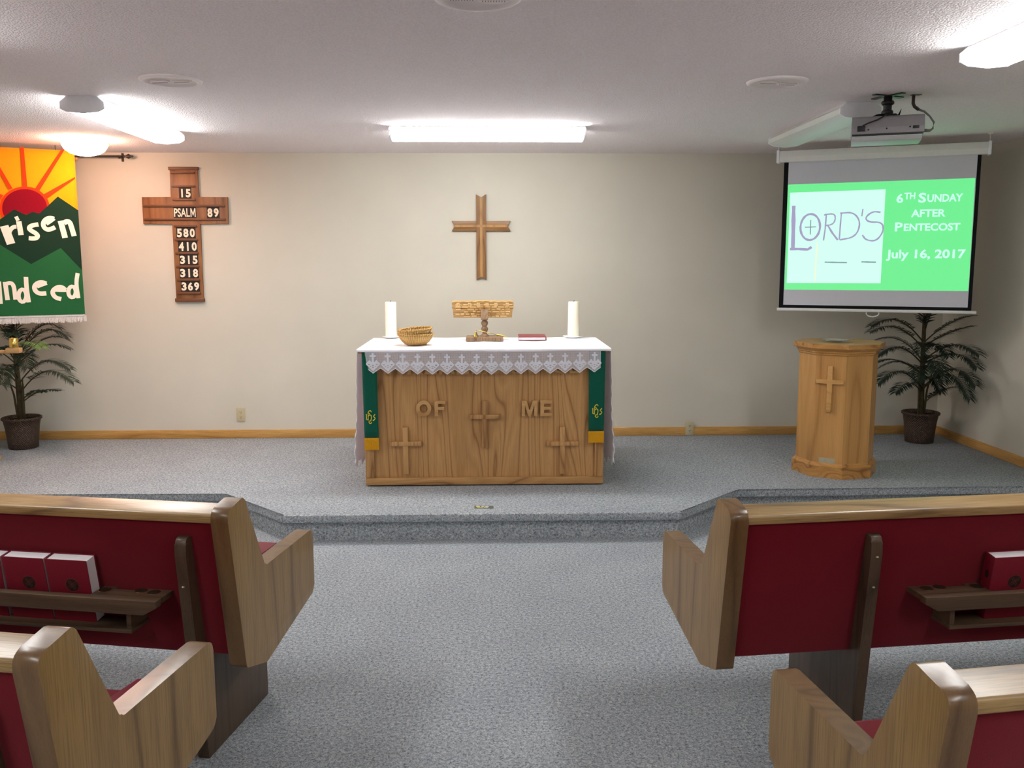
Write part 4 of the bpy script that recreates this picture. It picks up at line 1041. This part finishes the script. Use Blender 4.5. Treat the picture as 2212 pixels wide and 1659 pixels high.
palm((X, Y, PZ), 'potted palm in a brown wicker pot below the felt banner', ST(), [
    ((X, Y, 0.86), (-3.40, -.34, 1.18), (-3.22, -.36, 1.030), .10, 'leaf'),
    ((X, Y, 0.88), (-3.45, -.30, 1.20), (-3.30, -.30, 1.090), .10, 'leaf'),
    ((X, Y, 0.80), (-3.38, -.38, 1.05), (-3.175, -.42, 0.935), .06, 'leaf'),
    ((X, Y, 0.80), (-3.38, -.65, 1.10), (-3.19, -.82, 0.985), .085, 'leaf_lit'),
    ((X, Y, 0.66), (-3.36, -.44, 0.96), (-3.15, -.50, 0.790), .09, 'leaf'),
    ((X, Y, 0.58), (-3.32, -.52, 0.90), (-3.06, -.65, 0.715), .10, 'leaf'),
    ((X, Y, 0.50), (-3.42, -.44, 0.66), (-3.23, -.50, 0.630), .06, 'leaf'),
    ((X, Y, 0.52), (-3.45, -.42, 0.66), (-3.36, -.50, 0.620), .05, 'leaf'),
    ((X, Y, 0.70), (-3.56, -.60, 0.96), (-3.50, -.80, 0.720), .11, 'leaf'),
    ((X, Y, 0.68), (-3.64, -.60, 0.94), (-3.60, -.82, 0.660), .11, 'leaf'),
    ((X, Y, 0.66), (-3.72, -.55, 0.90), (-3.74, -.74, 0.600), .10, 'leaf'),
    ((X, Y, 0.76), (-3.48, -.50, 1.04), (-3.38, -.66, 0.820), .10, 'leaf'),
    ((X, Y, 0.80), (-3.64, -.50, 1.08), (-3.62, -.72, 0.880), .10, 'leaf'),
    ((X, Y, 0.86), (-3.55, -.45, 1.16), (-3.50, -.60, 1.060), .10, 'leaf'),
    ((X, Y, 0.94), (-3.60, -.36, 1.22), (-3.55, -.34, 1.30), .10, 'leaf'),
    ((X, Y, 0.92), (-3.75, -.36, 1.22), (-3.86, -.36, 1.150), .10, 'leaf'),
    ((X, Y, 0.80), (-3.82, -.40, 1.06), (-3.95, -.45, 0.900), .09, 'leaf'),
    ((X, Y, 0.66), (-3.82, -.42, 0.90), (-3.96, -.50, 0.680), .09, 'leaf'),
    ((X, Y, 0.60), (-3.70, -.45, 0.78), (-3.80, -.56, 0.520), .08, 'leaf'),
    ((X, Y, 0.84), (-3.40, -.25, 1.10), (-3.28, -.20, 0.980), .09, 'leaf')], 21)

# ------------------------------------------------------------------ wooden candle stand at the edge of the photo
t = thing('candle_stand', 'pale wooden arm of a candle stand holding a brass cup', 'candle stand', (-3.72, -0.90, PZ))
m = MB(); m.box((0, 0, 0.40), (0.045, 0.045, 0.80), 0.004); m.done('pole', 'pinearm', t)
m = MB(); m.box((0, 0, 0.015), (0.30, 0.30, 0.03), 0.006); m.done('base', 'pinearm', t)
m = MB(); m.box((0.20, 0, 0.806), (0.42, 0.030, 0.022), 0.003); m.box((0.377, 0, 0.816), (0.096, 0.050, 0.036), 0.004); m.done('arm', 'pinearm', t)
m = MB(); m.lathe([(0, 0.834), (0.029, 0.834), (0.030, 0.836), (0.030, 0.902), (0.0275, 0.903), (0.027, 0.84), (0, 0.838)], 28, c=(0.378, 0, 0)); m.done('cup', 'brass', t)

# card on the platform carpet
t = thing('printed_card', 'tiny dark printed card lying on the platform carpet', 'card', (-0.033, -2.155, PZ), R(-1))
m = MB(); m.box((0, 0, 0.001), (0.112, 0.050, 0.002)); m.done('card', plain('card_dark_green', lin(92, 98, 84), 0.6), t)
m = MB()
for x, y, a, b in ((-0.035, 0.010, 0.022, 0.016), (-0.006, 0.010, 0.018, 0.014)): m.box((x, y, 0.0022), (a, b, 0.0006))
m.done('print', 'gold_thread', t)
m = MB()
for x, y, a, b in ((-0.022, -0.013, 0.034, 0.006), (0.018, 0.008, 0.02, 0.008), (0.012, -0.010, 0.026, 0.007)): m.box((x, y, 0.0022), (a, b, 0.0006))
m.done('print', 'paper', t)

# ------------------------------------------------------------------ pews
PROF = rounded([(-0.022, 0.316), (-0.108, 0.846), (0.006, 0.866), (0.137, 0.597), (0.547, 0.601), (0.547, 0.362), (0.122, 0.270)], [0.022, 0.036, 0.024, 0.028, 0.030, 0.035, 0.025], 7)
ETH = 0.057
def pew(pos, ang, s, length, ins, label, rack=None, screws=()):
    """local x runs along the pew (s*e away from the aisle), y is the facing direction"""
    t = thing('pew', label, 'pew', (pos[0], pos[1], 0), R(ang)*s)
    fx = lambda d, z, e: (s*e, d, z)
    for e0 in (0.0, length-ETH):
        m = MB(); m.prism(PROF, fx, e0, e0+ETH, 0.0025)
        m.b.normal_update()
        for f in m.b.faces: f.material_index = 0 if abs(f.normal.x) > 0.5 else 1
        m.done('end_panel', ['pew', 'pewE'], t)
    cx = s*length/2; ln = length-2*ETH
    lean = Matrix.Rotation(R(9.2), 3, 'X')
    # back: padded panel
    m = MB(); m.prism(rounded([(-0.080, 0.808), (-0.030, 0.808), (0.045, 0.348), (-0.007, 0.348)], [0.002, 0.006, 0.02, 0.008], 4), fx, ETH-0.001, length-ETH+0.001); m.done('backrest', 'red', t)
    m = MB(); m.prism(rounded([(-0.094, 0.803), (-0.091, 0.831), (0.004, 0.845), (0.002, 0.812)], [0.004, 0.010, 0.010, 0.004], 4), fx, ETH-0.001, length-ETH+0.001); m.done('top_rail', 'pewX', t)
    m = MB(); m.prism(rounded([(0.035, 0.405), (0.035, 0.437), (0.30, 0.437), (0.535, 0.444), (0.548, 0.43), (0.545, 0.405)], [0.003, 0.01, 0, 0.02, 0.02, 0.01], 4), fx, ETH-0.001, length-ETH+0.001); m.done('seat', 'red', t)
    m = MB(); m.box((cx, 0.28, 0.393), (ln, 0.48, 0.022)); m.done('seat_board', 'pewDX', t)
    SP = rounded([(-0.030, 0.0), (-0.070, 0.38), (-0.106, 0.70), (-0.104, 0.757), (-0.055, 0.757), (-0.010, 0.405), (0.41, 0.385), (0.415, 0.0)], [0.003, 0.05, 0.03, 0.03, 0.01, 0.01, 0.01, 0.004], 5)
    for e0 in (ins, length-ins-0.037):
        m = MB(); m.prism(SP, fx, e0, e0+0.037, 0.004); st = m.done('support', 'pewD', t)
        if e0 == ins:
            for zz in screws:
                dd = -0.106+(0.70-zz)*0.11 if zz < 0.70 else -0.106
                m = MB(); m.lathe([(0, -0.003), (0.004, -0.002), (0.005, 0), (0.004, 0.002), (0, 0.003)], 10, c=(s*(e0+0.020), dd-0.001, zz)); m.done('screw', 'silver', st)
    if rack:
        r0, r1, b0, b1 = rack      # rack from r0 to r1, open slot for books from b0 to b1
        m = MB()
        fy = lambda a, b, h: (s*a, h, b)
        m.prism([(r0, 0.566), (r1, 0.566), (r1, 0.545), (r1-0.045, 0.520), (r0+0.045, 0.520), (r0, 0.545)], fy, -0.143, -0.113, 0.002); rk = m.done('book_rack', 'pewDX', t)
        m = MB()
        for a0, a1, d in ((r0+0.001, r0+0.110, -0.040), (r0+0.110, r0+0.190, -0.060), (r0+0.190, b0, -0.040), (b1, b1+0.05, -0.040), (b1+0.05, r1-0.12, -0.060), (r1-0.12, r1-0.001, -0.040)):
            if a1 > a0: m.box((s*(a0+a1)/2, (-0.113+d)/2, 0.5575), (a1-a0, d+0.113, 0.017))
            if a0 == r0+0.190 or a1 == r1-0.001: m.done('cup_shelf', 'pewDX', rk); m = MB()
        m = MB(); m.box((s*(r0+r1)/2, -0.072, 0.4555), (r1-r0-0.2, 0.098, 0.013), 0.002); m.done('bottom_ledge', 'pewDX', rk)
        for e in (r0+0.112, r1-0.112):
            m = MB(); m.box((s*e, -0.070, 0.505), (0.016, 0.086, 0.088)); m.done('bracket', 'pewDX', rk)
        for e, y in ((r0+0.050, -0.068), (r0+0.097, -0.062), (b0-0.020, -0.072), (b1+0.02, -0.072)):
            m = MB(); m.lathe([(0.017, 0.5662), (0.0185, 0.5672), (0.020, 0.5662)], 20, c=(s*e, y, 0)); h = m.done('cup_hole', 'brass', rk)
            m = MB(); m.lathe([(0, 0.5664), (0.0175, 0.5664)], 20, c=(s*e, y, 0)); m.done('hole_shade', 'soil_and_hole', h)  # dark disc on the shelf top, shade of the hole put in as colour
    return t
pew((-0.764, -4.538), 10.8, -1, 2.75, 0.140, 'long oak pew with red fabric back and three hymnals in its rack', (0.226, 1.50, 0.462, 1.26), (0.60,))
pew((0.704, -4.599), 6.2, 1, 2.75, 0.450, 'long oak pew with red fabric back and one hymnal in its rack', (0.615, 1.95, 0.852, 1.70), (0.69, 0.59))
pew((-0.836, -5.527), 11.0, -1, 2.75, 0.140, 'near oak pew with a hymnal on its seat, cut by the frame')
pew((0.769, -5.733), 8.2, 1, 2.75, 0.450, 'near oak pew on the font side with shining top rail, cut by the frame')

# hymnals
def standing_book(pos, ang, s, e, d, z, lean, roll, label):
    a = R(ang)*s
    x = pos[0]+s*e*math.cos(a)-d*math.sin(a); y = pos[1]+s*e*math.sin(a)+d*math.cos(a)
    t = thing('hymnal', label, 'book', (x, y, z), 0, 'red hymnals in the pew racks')
    t.rotation_mode = 'XYZ'
    t.rotation_euler = (Matrix.Rotation(a, 3, 'Z') @ Matrix.Rotation(R(lean), 3, 'X') @ Matrix.Rotation(R(roll), 3, 'Y')).to_euler()
    w_, th, h = 0.143, 0.046, 0.216
    m = MB(); m.box((0, -th/2+0.0015, h/2), (w_, 0.003, h), 0.0008); m.box((0, th/2-0.0015, h/2), (w_, 0.003, h), 0.0008); m.box((-w_/2+0.0015, 0, h/2), (0.004, th-0.001, h), 0.0012); m.done('cover', 'book_red', t)
    m = MB(); m.box((0.001, 0, h/2), (w_-0.006, th-0.0065, h-0.006)); m.done('page_block', 'pages', t)
    emblem_part(t, lambda a_, b_, hh: (a_, -th/2-hh, b_), 0.021, (0.010, 0.130))
    m = MB(); m.prism([(0.009*math.cos(2*PI*k/20), 0.150+0.014*math.sin(2*PI*k/20)) for k in range(20)], lambda a_, b_, hh: (-w_/2-hh, a_, b_), -0.0004, 0.0006); m.done('spine_mark', 'emblem', t)
    return t
P1 = ((-0.764, -4.538), 10.8, -1)
standing_book(*P1, 0.540, -0.060, 0.4625, 9, 0, 'red hymnal in the pew rack nearest the aisle end, its white page edge bare')
standing_book(*P1, 0.690, -0.060, 0.4625, 9, 0, 'red hymnal standing second from the aisle end of the rack')
standing_book(*P1, 0.848, -0.060, 0.4640, 9, 2.0, 'red hymnal third in the rack, cut by the edge of the photo')
standing_book((0.704, -4.599), 6.2, 1, 0.928, -0.060, 0.4625, 9, 0, 'red hymnal alone in the rack of the pew near the font')
def seat_book(pos, ang, s, e, d, z, rz, label, emb):
    a = R(ang)*s
    x = pos[0]+s*e*math.cos(a)-d*math.sin(a); y = pos[1]+s*e*math.sin(a)+d*math.cos(a)
    return flat_book('hymnal', label, (x, y, z), 0.145, 0.216, 0.044, a+R(rz), 'book_red', 'red hymnals lying on the pew seats', emb)
seat_book(*P1, 0.225, 0.452, 0.445, 176, 'red hymnal at the bottom of the stack on a pew seat', False)
seat_book(*P1, 0.222, 0.450, 0.4895, 180, 'red hymnal on top of the stack on a pew seat', False)
seat_book((-0.836, -5.527), 11.0, -1, 0.142, 0.400, 0.446, -6, 'red hymnal with round emblem lying alone on a pew seat', True)
